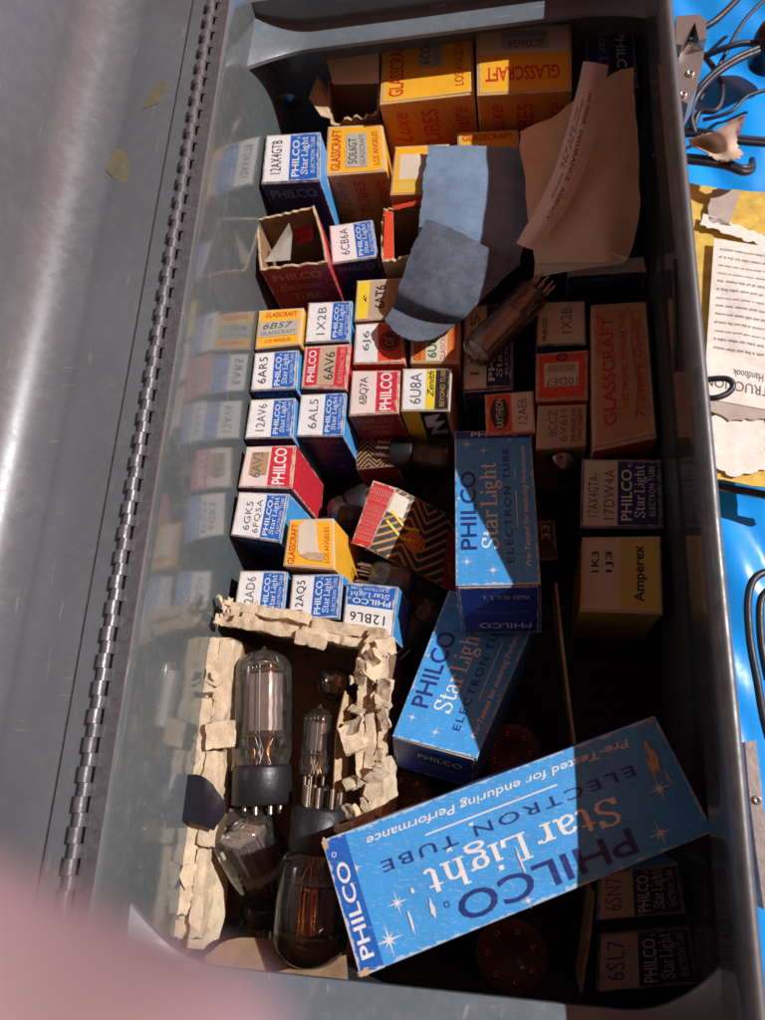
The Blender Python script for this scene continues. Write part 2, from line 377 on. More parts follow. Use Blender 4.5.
def e_philco(code, blue0=.52, lines=None, faint=False, small=None, panel='philco_blue'):
    def go(p):
        p.rect(.0, .0, 1, 1-blue0+.03, panel, 1)
        k = 1-blue0
        p.text('PHILCO', .08, k*.70, .86, k*.97, 'white', 2, .012); p.ring(.92, k*.75, .025, .025, .35, 'white', 2, 12)
        serif_text(p, 'Star Light', .12, k*.31, .93, k*.64, 'white')
        p.text('ELECTRON TUBE', .15, k*.13, .92, k*.27, 'ink_light', 2, 0, 0, 1.1)
        ink = 'ink_grey' if faint else 'ink_black'
        if isinstance(code, str): p.text(code, .16, k+.18, .88, k+.38, ink, 2, .0, 0, 1.1)
        else:
            p.text(code[0], .14, k+.28, .80, k+.42, ink, 2, 0, 0, 1.1); p.text(code[1], .10, k+.07, .86, k+.21, ink, 2, 0, 0, 1.1)
    return 'white', go
def e_philco_red(code, label='white', centre=False):
    def go(p):
        if centre:
            p.rect(0, 0, 1, .95, 'red', 1)
            p.text('PHILCO', .12, .73, .9, .90, 'white', 2, .015)
            p.rect(.05, .27, .97, .66, 'tan', 2); p.text(code, .18, .30, .84, .52, 'ink_black', 3)
            p.text('ELECTRONIC TUBE', .1, .08, .92, .18, 'pink', 2)
        else:
            p.rect(0, 0, 1, .46, 'red', 1)
            p.text('PHILCO', .06, .13, .95, .38, 'white', 2, .02)
            if label != 'white': p.rect(.28, .50, .86, .86, label, 2)
            p.text(code, .22, .62, .86, .82, 'ink_grey', 3)
    return ('pink' if centre else 'blush'), go
def e_glasscraft(code, mode='mid', ink='ink_black', torn=False):
    def go(p):
        p.text('GLASSCRAFT', .06, .76, .94, .93, 'ink_red', 2, .012)
        p.text('LOS ANGELES', .12, .08, .86, .18, 'ink_red', 2)
    return 'yellow', go
def glass_sticker(p, code, rect, ink='ink_black', hand=True, brand=True, face='grey_label'):
    a0, b0, a1, b1 = rect
    p.rect(a0, b0, a1, b1, face, 3, 3)
    w = a1-a0; h = b1-b0
    p.text(code, a0+.1*w, b0+(.5 if brand else .2)*h, a0+.85*w, b0+(.9 if brand else .85)*h, ink, 4, .0 if not hand else -.005, .25 if hand else 0)
    if brand: p.text('GLASSCRAFT', a0+.05*w, b0+.12*h, a1-.05*w, b0+.36*h, 'ink_grey', 4)

def card_plate(mb, sf, mat, lift=.03, n=6):
    """a thin end flap lying on face sf, its card edge showing"""
    e0 = .03; k = R.uniform(.0, .05); kk = R.choice((0, 1))
    def g(a, b): return e0+(1-2*e0)*a, e0+(1-2*e0)*b
    class S2: pass
    s2 = S2(); s2.n = sf.n; s2.w = sf.w; s2.h = sf.h
    def f(a, b):
        x, y = g(a, b); return sf.f(x, y)+sf.n*(lift+k*((b if kk else a)**2))
    s2.f = f
    q = [i/n for i in range(n+1)]
    mb.grid(f, q, q, mat, uv=(sf.w, sf.h), smooth=False)
    def rim(a, b, t): return f(a, b)-sf.n*(t*(lift+k+.01))
    for fn in ((lambda a, t: rim(a, 0, t)), (lambda a, t: rim(1-a, 1, t)), (lambda a, t: rim(1, a, t)), (lambda a, t: rim(0, 1-a, t))):
        mb.grid(lambda a, t, fn=fn: fn(a, 1-t), q, [0, 1], 'card', smooth=False)
    return s2

BOXN = 0
def carton(label, px, z, depth, end=None, rot=90, sides=None, front=None, right=None, sticker=None, name='tube_carton', group='cardboard electron tube cartons standing in the box',
           down=None, cat='tube carton', body='navy', endname='end_flap', bulge=.02, left=None, gap=.03):
    """px: image corners TL TR BR BL of the upper face at heights z (one or four)"""
    zz = z if isinstance(z, (tuple, list)) else (z,)*4
    tl, tr, br, bl = [P(x, y, q) for (x, y), q in zip(px, zz)]
    ctr = (tl+tr+br+bl)/4
    tl, tr, br, bl = [q+(ctr-q)*gap for q in (tl, tr, br, bl)]
    n = (br-bl).cross(tl-bl).normalized()
    D = (V(down)*depth if down is not None else (-n*depth if isinstance(z, (tuple, list)) else V((0, 0, -depth))))
    j = lambda: V((R.uniform(-.05, .05), R.uniform(-.05, .05), 0))
    TL, TR, BR, BL = tl+D+j(), tr+D+j(), br+D+j(), bl+D+j()
    root = thing(name, label, cat, (TL+TR+BR+BL)/4, group)
    mb = MB()
    F_ = {'top': Surf(bl, br, tr, tl, bulge), 'front': Surf(BL, BR, br, bl, bulge), 'right': Surf(BR, TR, tr, br, bulge),
          'back': Surf(TR, TL, tl, tr, bulge), 'left': Surf(TL, BL, bl, tl, bulge), 'bottom': Surf(TL, TR, BR, BL, 0)}
    S = {'front': body, 'right': body, 'left': body, 'back': body, 'bottom': body, 'top': body}
    if sides: S.update(sides)
    for k, sf in F_.items(): sf.base(mb, S[k])
    if front: front(Print(mb, F_['front'], 0))
    if right: right(Print(mb, F_['right'], 0))
    if left: left(Print(mb, F_['left'], 0))
    mb.build('carton_body', root)
    if end:
        mat, go = end
        m2 = MB(); s2 = card_plate(m2, F_['top'], mat)
        pr = Print(m2, s2, rot); go(pr); eo = m2.build(endname, root)
        if sticker:
            m3 = MB(); sticker(Print(m3, s2, rot)); m3.build('type_sticker', root)
    return root, F_

def f_philco(p):
    p.text('PHILCO', .10, .86, .88, .94, 'ink_faint', 2, .01)
    p.text('Star Light', .25, .55, .75, .64, 'ink_faint', 2, .0, .2); p.star(.6, .3, .12, 'ink_faint')
def f_red(p):
    p.text('PHILCO', .12, .84, .85, .92, 'gold', 2, .01); p.text('Electronic', .15, .72, .8, .80, 'gold', 2, 0, .4); p.text('TUBE', .3, .58, .72, .67, 'gold', 2, .01)
def f_glass(p):
    p2 = Print(p.mb, p.sf, 90)
    p2.text('De Luxe', .45, .72, .92, .90, 'ink_red', 2, .005, .4); p2.text('TUBES', .55, .40, .92, .58, 'ink_red', 2, .01); p2.text('Premiere', .45, .08, .92, .28, 'ink_red', 2, 0, .4)
def r_stars(p):
    p.star(.4, .8, .15, 'ink_light'); p.text('PHILCO', .2, .35, .8, .45, 'ink_navy', 2, .02)
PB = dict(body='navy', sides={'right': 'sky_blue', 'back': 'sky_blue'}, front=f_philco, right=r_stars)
PR = dict(body='maroon', sides={'right': 'red', 'left': 'red'}, front=f_red)
GB = dict(body='orange', sides={'right': 'yellow', 'left': 'yellow', 'top': 'yellow'}, front=f_glass)

# ------------------------------------------------------------------ the standing cartons, row by row
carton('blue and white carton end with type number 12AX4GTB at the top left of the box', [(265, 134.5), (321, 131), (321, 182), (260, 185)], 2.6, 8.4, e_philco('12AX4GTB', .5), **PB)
carton('amber carton beside the 12AX4GTB carton with a grey green 5OL6GT sticker', [(327, 126), (383.5, 123), (388, 172), (323.5, 177)], 1.1, 7.4, e_glasscraft(''),
       sticker=lambda p: glass_sticker(p, '5OL6GT', (.10, .28, .84, .66), hand=False), **GB)
carton('large amber carton at the far end with its torn handwritten sticker in sunlight', [(382, 37), (473.5, 28), (476, 95), (378, 106)], 2.3, 8.6, e_glasscraft(''),
       sticker=lambda p: glass_sticker(p, '6CG7', (.45, .32, .98, .60)), **GB)
def big_glass(p):
    p.rect(0, 0, 1, .45, 'cream', 1)
def e_big2():
    def go(p):
        p.rect(0, 0, 1, .42, 'cream', 1, 6); p.text('GLASSCRAFT', .10, .62, .93, .84, 'ink_red', 2, .014)
    return 'yellow', go
carton('large amber carton at the far end with upside down red lettering and a 6CD6GA sticker', [(474.7, 27), (572.7, 22.6), (573.5, 91.4), (475.5, 96.8)], 2.7, 8.6, e_big2(), rot=180,
       sticker=lambda p: glass_sticker(p, '6CD6GA', (.22, .06, .75, .36)), **GB)
def e_dark(p):
    p.rect(0, .5, 1, 1, 'navy', 1); p.text('Star Light', .1, .2, .95, .46, 'tan', 2, .012); p.text('PHILCO', .1, .62, .9, .82, 'ink_light', 2, .012)
carton('dark navy carton in the shade at the far right corner of the box', [(583, 24), (634, 25), (640, 88), (586, 92)], 1.5, 8, ('royal', e_dark), rot=270, **PB)
carton('small amber carton half under the cloth beside the envelope with a red heading', [(456, 132), (519, 129), (524, 168), (458, 172)], .6, 6.5, e_glasscraft(''), rot=0, **GB)
def e_cream_label(p):
    p.rect(.10, .28, .9, .82, 'cream', 1); p.rect(.1, .06, .95, .22, 'amperex', 1)
carton('amber carton with a blank cream label beside the top left edge of the blue cloth', [(394, 146), (450, 143), (452, 193), (389, 196)], .8, 6.5, ('yellow', e_cream_label), rot=0, **GB)
carton('blue and white carton marked 6CB6A beside the open red carton', [(328, 225.5), (373, 219), (379, 258), (331, 265)], .3, 6, e_philco('6CB6A', .6, faint=True), **PB)
def e_6at6(p):
    p.rect(0, .72, 1, 1, 'zenith_yellow', 1); p.rect(0, 0, 1, .30, 'kraft', 1)  # tan ground and kraft strip paint brown shade over the end
    p.poly([(.35, .80), (.5, .92), (.65, .80), (.5, .84)], 'ink_black'); p.poly([(.42, .76), (.5, .84), (.58, .76), (.5, .78)], 'ink_black')
    p.text('6AT6', .25, .36, .85, .58, 'ink_black', 2, .012)
carton('yellow carton with painted brown shade, marked 6AT6 touching the left edge of the cloth', [(356, 280), (405, 277), (402, 319), (353, 322)], -.1, 6, ('tan', e_6at6), body='kraft', sides={'right': 'zenith_yellow'})
carton('small amber carton with a handwritten 6B57 sticker across its middle', [(258, 310), (304.5, 307), (301, 345), (254, 350)], .45, 6, ('yellow', lambda p: (p.text('GLASSCRAFT', .16, .80, .9, .93, 'ink_red', 2, .01), p.text('LOS ANGELES', .2, .10, .8, .19, 'ink_red', 2))), rot=0,
       sticker=lambda p: glass_sticker(p, '6B57', (.04, .26, .95, .68)), **GB)
carton('sunlit blue and white carton marked 1X2B in the left rows', [(307.5, 302), (353, 300), (350, 342), (303.7, 344)], .1, 6, e_philco('1X2B', .62, faint=True), **PB)
def e_ge(p):
    p.rect(0, 0, 1, .52, 'ge_red', 1); p.text('6J6', .3, .66, .82, .84, 'ink_grey', 2)
    p.ring(.52, .27, .25, .21, .14, 'ink_black', 2); p.ring(.52, .27, .19, .16, .0, 'ink_black', 2, 28, True)
    p.text('GE', .40, .17, .64, .37, 'ge_red', 3, .02, .3)
    for k in range(4): 
        a = k*math.pi/2; p.poly([(.52+.22*math.cos(a-.3), .27+.185*math.sin(a-.3)), (.52+.22*math.cos(a+.3), .27+.185*math.sin(a+.3)), (.52+.20*math.cos(a), .27+.165*math.sin(a))], 'ge_red', 3)
carton('red and white carton marked 6J6 with a round black monogram below the cloth tip', [(354.5, 324), (404, 320), (406, 364), (352, 365)], -.1, 6, ('white', e_ge), body='ge_red')
carton('orange carton with a green lettered 6U8 sticker under the curled cloth end', [(411, 328), (461, 321), (460.5, 364), (409.4, 364)], -.2, 6, ('orange', lambda p: (p.text('GLASSCRAFT', .05, .80, .95, .96, 'ink_red', 2, .012), p.text('LOS ANGELES', .1, .04, .9, .14, 'ink_red', 2))),
       sticker=lambda p: (p.rect(.02, .24, .96, .70, 'cream', 3, 3), p.text('6U8', .1, .46, .66, .66, 'ink_green', 4, .02), p.text('GLASSCRAFT', .04, .27, .9, .38, 'ink_red', 4)), **GB)
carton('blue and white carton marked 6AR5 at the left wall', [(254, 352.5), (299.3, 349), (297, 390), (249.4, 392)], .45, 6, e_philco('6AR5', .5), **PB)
carton('pale red carton with a tan 6AV6 label across its middle', [(304, 346), (352, 343), (347, 390), (299.6, 389)], .0, 6, e_philco_red('6AV6', centre=True), **PR)
carton('red and white carton marked 6BQ7A next to the yellow striped 6U8A carton', [(351, 370), (401, 369.5), (399.5, 414), (347.7, 417)], -.1, 6, e_philco_red('6BQ7A'), **PR)
def e_zen(p):
    p.rect(0, .30, 1, .50, 'zenith_yellow', 1); p.rect(0, 0, 1, .31, 'black', 1)
    p.text('6U8A', .14, .60, .9, .84, 'ink_grey', 2, .0); p.text('Zenith', .30, .33, .95, .47, 'ink_black', 2, .01, .4); p.text('BEYOND TUBE', .08, .10, .98, .20, 'gold', 2)
def f_zen(p):
    p.rect(.0, 0, .40, 1, 'zenith_yellow', 1); p.rect(.38, .42, .92, 1, 'black', 2)
    p.poly([(.46, .90), (.80, .96), (.64, .80), (.86, .82), (.5, .50), (.62, .70), (.44, .68)], 'ink_light', 3); p.text('Zenith', .50, .55, .88, .66, 'ink_light', 4, .01, .4)
carton('white, yellow and black carton marked 6U8A with a lightning lettered side', [(401.6, 368), (453, 367.5), (450.6, 412), (400, 412)], -.1, 6, ('white', e_zen), body='tan', front=f_zen)
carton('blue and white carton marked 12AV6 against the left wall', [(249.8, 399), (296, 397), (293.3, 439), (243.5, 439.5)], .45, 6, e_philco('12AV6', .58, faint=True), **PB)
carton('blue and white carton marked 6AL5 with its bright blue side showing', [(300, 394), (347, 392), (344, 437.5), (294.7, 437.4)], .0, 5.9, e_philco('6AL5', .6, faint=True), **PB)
carton('red and white carton with a brown patch over its 6AV3 number', [(245.7, 446), (297, 444.5), (292.8, 489.5), (237, 488)], .65, 5.8, e_philco_red('6AV3', 'kraft'), **PR)
carton('blue and white carton marked 6GK5 and 6FQ5A in two lines', [(238, 491), (290.6, 493), (281, 544), (229.4, 536)], .85, 5.9, e_philco(('6GK5', '6FQ5A'), .62, faint=True), **PB)
def e_torn(p):
    p.text('GLASSCRAFT', .02, .80, .92, .94, 'ink_red', 2, .01); p.text('LOS ANGELES', .1, .08, .84, .18, 'ink_red', 2, .0)
def s_torn(p):
    pts = [(.98, .42), (1., .62), (.86, .78), (.6, .76), (.34, .75), (.24, .70), (.20, .62), (.26, .5), (.16, .40), (.18, .24), (.28, .20), (.34, .30), (.5, .32), (.72, .34), (.9, .36)]
    p.poly(pts, 'cream', 3); p.poly([(.12, .2), (.3, .18), (.3, .52), (.22, .68), (.14, .5)], 'card', 4)
carton('yellow carton with a ragged cream label torn off its end', [(288.4, 518.7), (334.5, 517.4), (336, 571), (282, 566.7)], 1.0, 6.4, ('yellow', e_torn), sticker=s_torn, **GB)
carton('blue and white carton marked AD6 just behind the crumbling cardboard rim', [(239, 570), (288.6, 570), (284, 618), (232, 616)], .5, 6, e_philco('12AD6', .55, faint=True), **PB)
carton('blue and white carton marked 12AQ5 in heavy black behind the cardboard rim', [(291.5, 574), (344, 573), (340, 620), (287, 620)], .6, 6, e_philco('12AQ5', .48), **PB)
carton('blue and white carton marked 12BL6 turned upside down at the cardboard corner', [(345.5, 581), (399.5, 586), (393, 639), (341, 629)], .6, 6, e_philco('12BL6', .56), rot=180, **PB)

# right-hand cartons in the shade; navy panels paint that shade over their blue
def e_12c(p):
    e_philco('12C5', .5, faint=True, panel='navy')[1](p)
carton('blue and cream carton lying under the bare glass tube in the shade', [(463.5, 303), (513.5, 301), (513.7, 391), (462, 394)], -.8, 6, ('cream', e_12c), rot=90, **PB)
def e_1x2b(p):
    p.text('1X2B', .24, .28, .86, .50, 'ink_grey', 2); p.text('PHILCO', .06, .80, .62, .90, 'ink_black', 2, .015)
carton('cream carton marked 1X2B in the shade beside the long orange carton', [(537, 301.6), (586, 300), (587, 345), (535, 346.4)], -.5, 6, ('cream', e_1x2b), **PB)
def e_10de7(p):
    p.rect(.16, .22, .86, .74, 'cream', 1); p.text('10DE7', .18, .56, .82, .72, 'ink_grey', 2); p.rect(.24, .26, .8, .42, 'tan', 2); p.ring(.5, .10, .12, .09, .3, 'ink_black', 2); p.text('GE', .42, .06, .58, .14, 'ink_black', 2)
carton('orange red carton with an upside down 10DE7 label in the shade', [(535, 353), (589, 349), (589, 400), (535, 402)], -.5, 6, ('ge_red', e_10de7), rot=180, body='ge_red')
def e_ray(p):
    p.rect(.0, 0, 1, .46, 'cream', 1); p.text('12AE6', .2, .13, .84, .33, 'ink_grey', 2)
    p.ring(.5, .72, .42, .20, .0, 'ink_black', 2, 28, True); p.text('RAYTHEON', .12, .64, .88, .80, 'cream', 3, .012)
carton('orange carton marked 12AE6 with a black oval nameplate in the shade', [(484, 394), (534, 390), (536.6, 433), (485.5, 436)], -.6, 6, ('ge_red', e_ray), body='ge_red')
def e_8cc(p):
    p.text('8CCZ', .25, .60, .9, .78, 'ink_grey', 2); p.text('6V6H', .1, .38, .9, .54, 'ink_grey', 2, 0); p.rect(0, 0, 1, .32, 'kraft', 1); p.text('PHILCO', .1, .20, .9, .28, 'ink_black', 2); p.text('Star Light', .1, .06, .9, .16, 'ink_black', 2)
carton('worn tan carton with rubbed double numbers above the round tube top', [(537, 405), (587.5, 403.5), (587, 446), (535, 450.6)], -.6, 6, ('tan', e_8cc), body='kraft')
def e_long(p):
    p.text('GLASSCRAFT', .12, .62, .92, .84, 'ink_red', 2, .01); p.text('ELECTRONIC PICTURE TUBE', .22, .40, .96, .50, 'ink_red', 2); p.text('Premiere Quality', .14, .10, .9, .26, 'ink_red', 2, 0, .4)
    p.text('De Luxe', .66, .85, .94, .97, 'ink_red', 2, 0, .4)
    p.line([(.12, .3), (.4, .22), (.7, .3), (.95, .24)], .006, 'ink_grey', 3)
carton('long battered orange carton lying flat along the right wall', [(590, 303), (647, 299), (658, 440), (592, 454)], -.2, 3.2, ('worn_orange', e_long), body='worn_orange', sides={'front': 'scarlet'}, group='electron tube cartons lying flat on the others', endname='printed_face', bulge=.06)
def e_17(p):
    e_philco(('17AX4GTA-', '17DW4A'), .48, faint=True, panel='navy')[1](p)
carton('cream and shade-darkened blue carton marked 17AX4GTA and 17DW4A behind the Amperex lettered carton', [(581, 457.6), (662.7, 458.6), (664.6, 529.5), (578.7, 529.5)], -.5, 7, ('cream', e_17), **PB)
def e_amp(p):
    p.rect(0, 0, 1, .52, 'amperex', 1); p.text('Amperex', .12, .16, .90, .34, 'ink_black', 2, .02); p.text('1K3', .52, .80, .82, .90, 'ink_black', 2, .01); p.text('1J3', .52, .60, .82, .71, 'ink_black', 2, .01)
carton('cream and yellow carton marked 1K3 and 1J3 at the right wall', [(581, 536), (662, 535), (664.6, 615.5), (578.7, 612.8)], -.1, 7.4, ('cream', e_amp), body='amperex')
carton('cream and shade-darkened blue carton half under the right end of the big blue carton', [(597, 872), (680, 862), (688, 914), (595, 922)], -1.0, 5, ('cream', lambda p: e_philco('6SN7', .45, faint=True, panel='navy')[1](p)), **PB)
carton('cream and shade-darkened blue carton nearest the near flange at the right wall', [(597, 933), (692, 924), (702, 985), (594, 994)], -1.6, 5, ('cream', lambda p: e_philco('6SL7', .45, faint=True, panel='navy')[1](p)), **PB)
carton('dark navy carton lying across under the lower edge of the tan envelope', [(566, 262), (645, 256), (648, 271), (566, 277)], -.4, 4, None, body='navy', sides={'top': 'cream'}, front=f_philco)
# small dark fillers that are seen between the others
def f_33(p): p.text('33', .55, .82, .9, .92, 'tan', 2, .01)
carton('black carton with a small tan number standing right of the leaning blue carton', [(536, 520), (555, 519), (558, 560), (538, 562)], -2.2, 5, ('black', lambda p: p.text('33', .5, .3, .9, .8, 'tan', 2, .02)), rot=90, body='black')

# ------------------------------------------------------------------ the three big blue cartons on top
def face_starlight(p, band=False):
    asp = (p.sf.h/p.sf.w) if p.r in (90, 270) else (p.sf.w/p.sf.h)
    k = .0 if not band else 0
    p.text('PHILCO', .20, .73, .70, .93, 'ink_navy', 2, .012); p.ring(.725, .76, .008, .008*asp, .3, 'ink_navy')
    serif_text(p, 'Star Light', .20, .41, .76, .68, 'white', 2)
    p.text('ELECTRON TUBE', .12, .30, .86, .385, 'ink_navy', 2, .004, 0, 1.25)
    p.line([(.33, .235), (.72, .235)], .004, 'white')
    p.text('Pre-Tested for enduring Performance', .10, .075, .88, .16, 'white', 2, .008, .2)
    for a, b, r in ((.13, .86, .05), (.85, .62, .045), (.90, .84, .06), (.08, .55, .05), (.52, .95, .03), (.93, .28, .03)): p.star(a, b, r*.72, 'white', asp)
def make_big(label, px, z, th, rot, endtxt=None, band=None, down=None):
    G = 'big blue electron tube cartons lying on top'
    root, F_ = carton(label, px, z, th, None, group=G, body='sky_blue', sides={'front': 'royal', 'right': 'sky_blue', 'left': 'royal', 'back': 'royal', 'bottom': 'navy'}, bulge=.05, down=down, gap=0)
    m = MB(); pr = Print(m, F_['top'], rot)
    face_starlight(pr)
    if band: band(Print(m, F_['top'], 0))
    m.build('printed_face', root)
    if endtxt:
        m = MB(); s2 = card_plate(m, F_['front'], 'royal', .02); endtxt(Print(m, s2, 0)); m.build('end_flap', root)
    return root, F_
def band_far(p):
    p.rect(0, .945, 1, 1, 'royal', 3, 5); p.text('PHILCO', .22, .955, .85, .99, 'white', 4, .01)
def end1(p):
    q = Print(p.mb, p.sf, 180)
    q.text('MADE IN U. S. A.', .12, .16, .72, .24, 'ink_light', 2, 0, 0, 1.2); q.text('Factory Warranted', .12, .46, .84, .56, 'ink_faint', 2, 0, .3); q.text('PHILCO', .1, .76, .78, .88, 'ink_light', 2, .012)
def end2(p):
    p.text('PHILCO', .30, .60, .86, .74, 'ink_light', 2, .01); p.text('Electron Tubes', .3, .38, .8, .46, 'ink_faint', 2, 0, .3); p.rect(0, .88, 1, 1, 'philco_blue', 1)
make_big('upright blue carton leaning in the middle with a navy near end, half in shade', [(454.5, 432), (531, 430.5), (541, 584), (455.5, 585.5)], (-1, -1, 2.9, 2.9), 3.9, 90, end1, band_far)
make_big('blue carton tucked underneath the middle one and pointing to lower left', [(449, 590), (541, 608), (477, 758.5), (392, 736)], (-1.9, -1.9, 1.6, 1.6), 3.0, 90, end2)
def band_big(p):
    p.rect(0, 0, .068, 1, 'philco_blue', 3, 6)
    q = Print(p.mb, p.sf, 90); q.text('PHILCO', .10, 1-.052, .80, 1-.016, 'white', 4, .015); q.ring(.87, 1-.022, .02, .007, .3, 'white', 4, 12)
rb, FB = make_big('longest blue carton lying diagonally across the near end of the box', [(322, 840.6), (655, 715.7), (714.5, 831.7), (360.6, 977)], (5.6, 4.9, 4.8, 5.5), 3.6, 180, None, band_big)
def patch(root, F_, spots):
    rr = random.Random(12)
    for (a0, b0, ra, rb, mat) in spots:
        m = MB(); p = Print(m, F_['top'], 0); n = 18; p.poly([(a0+ra*rr.uniform(.45, 1.1)*math.cos(2*math.pi*k/n), b0+rb*rr.uniform(.45, 1.1)*math.sin(2*math.pi*k/n)) for k in range(n)], mat, 5); m.build('worn_patch', root)
patch(rb, FB, [(.94, .70, .018, .16, 'card'), (.925, .62, .008, .10, 'card'), (.955, .50, .006, .07, 'card'), (.006, .97, .012, .05, 'card'), (.012, .02, .022, .03, 'card'), (.98, .98, .012, .03, 'card'), (.20, .42, .006, .03, 'white'), (.235, .25, .008, .08, 'ink_light'), (.17, .22, .005, .10, 'ink_light'), (.5, .33, .004, .12, 'ink_light'), (.33, .60, .012, .02, 'ink_light'), (.41, .72, .01, .015, 'ink_light')])
# ------------------------------------------------------------------ open cartons
def open_carton(label, px, z, depth, out, inn, front=None, flaps=(), torn=.0, th=.14, rimcol='card'):
    tl, tr, br, bl = [P(x, y, z) for x, y in px]; D = V((0, 0, -depth))
    root = thing('open_carton', label, 'open carton', (tl+tr+br+bl)/4+D, 'opened electron tube cartons')
    ctr = (tl+tr+br+bl)/4
    mb = MB(); cs = [bl, br, tr, tl]
    for i in range(4):
        a, b = cs[i], cs[(i+1) % 4]; ia = a+(ctr-a).normalized()*th*1.4; ib = b+(ctr-b).normalized()*th*1.4
        n = 14; off = [R.uniform(-torn, torn*.3) for _ in range(n+1)]; off[0] = off[n] = 0
        q = [k/n for k in range(n+1)]
        lean = (ctr-(a+b)/2).normalized()*(0 if i == 0 else R.uniform(-.12, .06))
        def top(s, A, B): 
            k = int(round(s*n)); return A.lerp(B, s)+V((0, 0, off[k]))+lean*math.sin(math.pi*s)
        w = (b-a).length
        mb.grid(lambda s, t: (top(s, a, b)*(t)+(a.lerp(b, s)+D)*(1-t)), q, [0, .3, .6, .85, 1], out[i % len(out)], uv=(w, depth), smooth=False)
        mb.grid(lambda s, t: (top(s, ib, ia) if False else (top(1-s, ia, ib)*t+(ib.lerp(ia, s)+D)*(1-t))), q, [0, .5, 1], inn, smooth=False)
        mb.grid(lambda s, t: top(s, a, b).lerp(top(s, ia, ib), t)+V((0, 0, .02*math.sin(3.1*t))), q, [0, .5, 1], rimcol, smooth=False)
    mb.poly([q+D*.97 for q in (bl, br, tr, tl)], inn)
    if front: front(Print(mb, Surf(bl+D, br+D, br, bl, 0), 0))
    mb.build('carton_body', root)
    for pts, mat in flaps:
        m = MB(); pp = [P(*p) for p in pts]; nn = (pp[1]-pp[0]).cross(pp[-1]-pp[0]).normalized()*.04
        m.poly([p+nn for p in pp], mat); m.poly([p-nn for p in pp][::-1], mat)
        for i in range(len(pp)): a, b = pp[i], pp[(i+1) % len(pp)]; m.poly([a-nn, b-nn, b+nn, a+nn], 'card')
        m.build('tucked_flap', root)
    return root
open_carton('open red carton with a grey folded flap inside, nearest the left wall', [(256, 218), (314, 205), (327.5, 262), (260, 270)], 1.8, 7.5, ('maroon', 'red', 'maroon', 'red'), 'card_in',
            f_red, [([(264, 262, 1.0), (275, 246, 1.2), (289, 223, 1.65), (292, 234, 1.0), (290, 260, .2)], 'card_grey'), ([(294, 228, .6), (312, 222, .6), (314, 240, -.4), (297, 244, -.6)], 'red'), ([(259, 222, .9), (268, 218, .9), (268, 250, -.8), (262, 258, -.4)], 'card_grey')], .12)
open_carton('open orange and white carton with a torn lip beside the cloth', [(383, 208), (424, 199), (428, 254), (382, 262)], .6, 6.5, ('card', 'card_in', 'ge_red', 'ge_red'), 'card_in', None,
            [([(385, 211, .7), (393, 212, .7), (394, 258, .5), (383, 262, .5)], 'ge_red'), ([(392, 206, .75), (424, 199, .75), (425, 203, .6), (394, 210, .6)], 'ge_red')], .25)
open_carton('open brown carton with a torn white lip at the far left', [(328, 80), (380, 78), (378, 112), (331, 124)], 1.2, 7, ('card_in', 'card_in', 'card_in', 'card_in'), 'card_in', None,
            [([(323, 47, 2.4), (379, 44, 2.4), (379, 83, 2.0), (333, 84, 2.0)], 'envelope'), ([(309, 98, 1.5), (318, 76, 1.6), (327, 88, 1.2), (331, 119, 1.2), (321, 116, 1.4)], 'card')], .3)

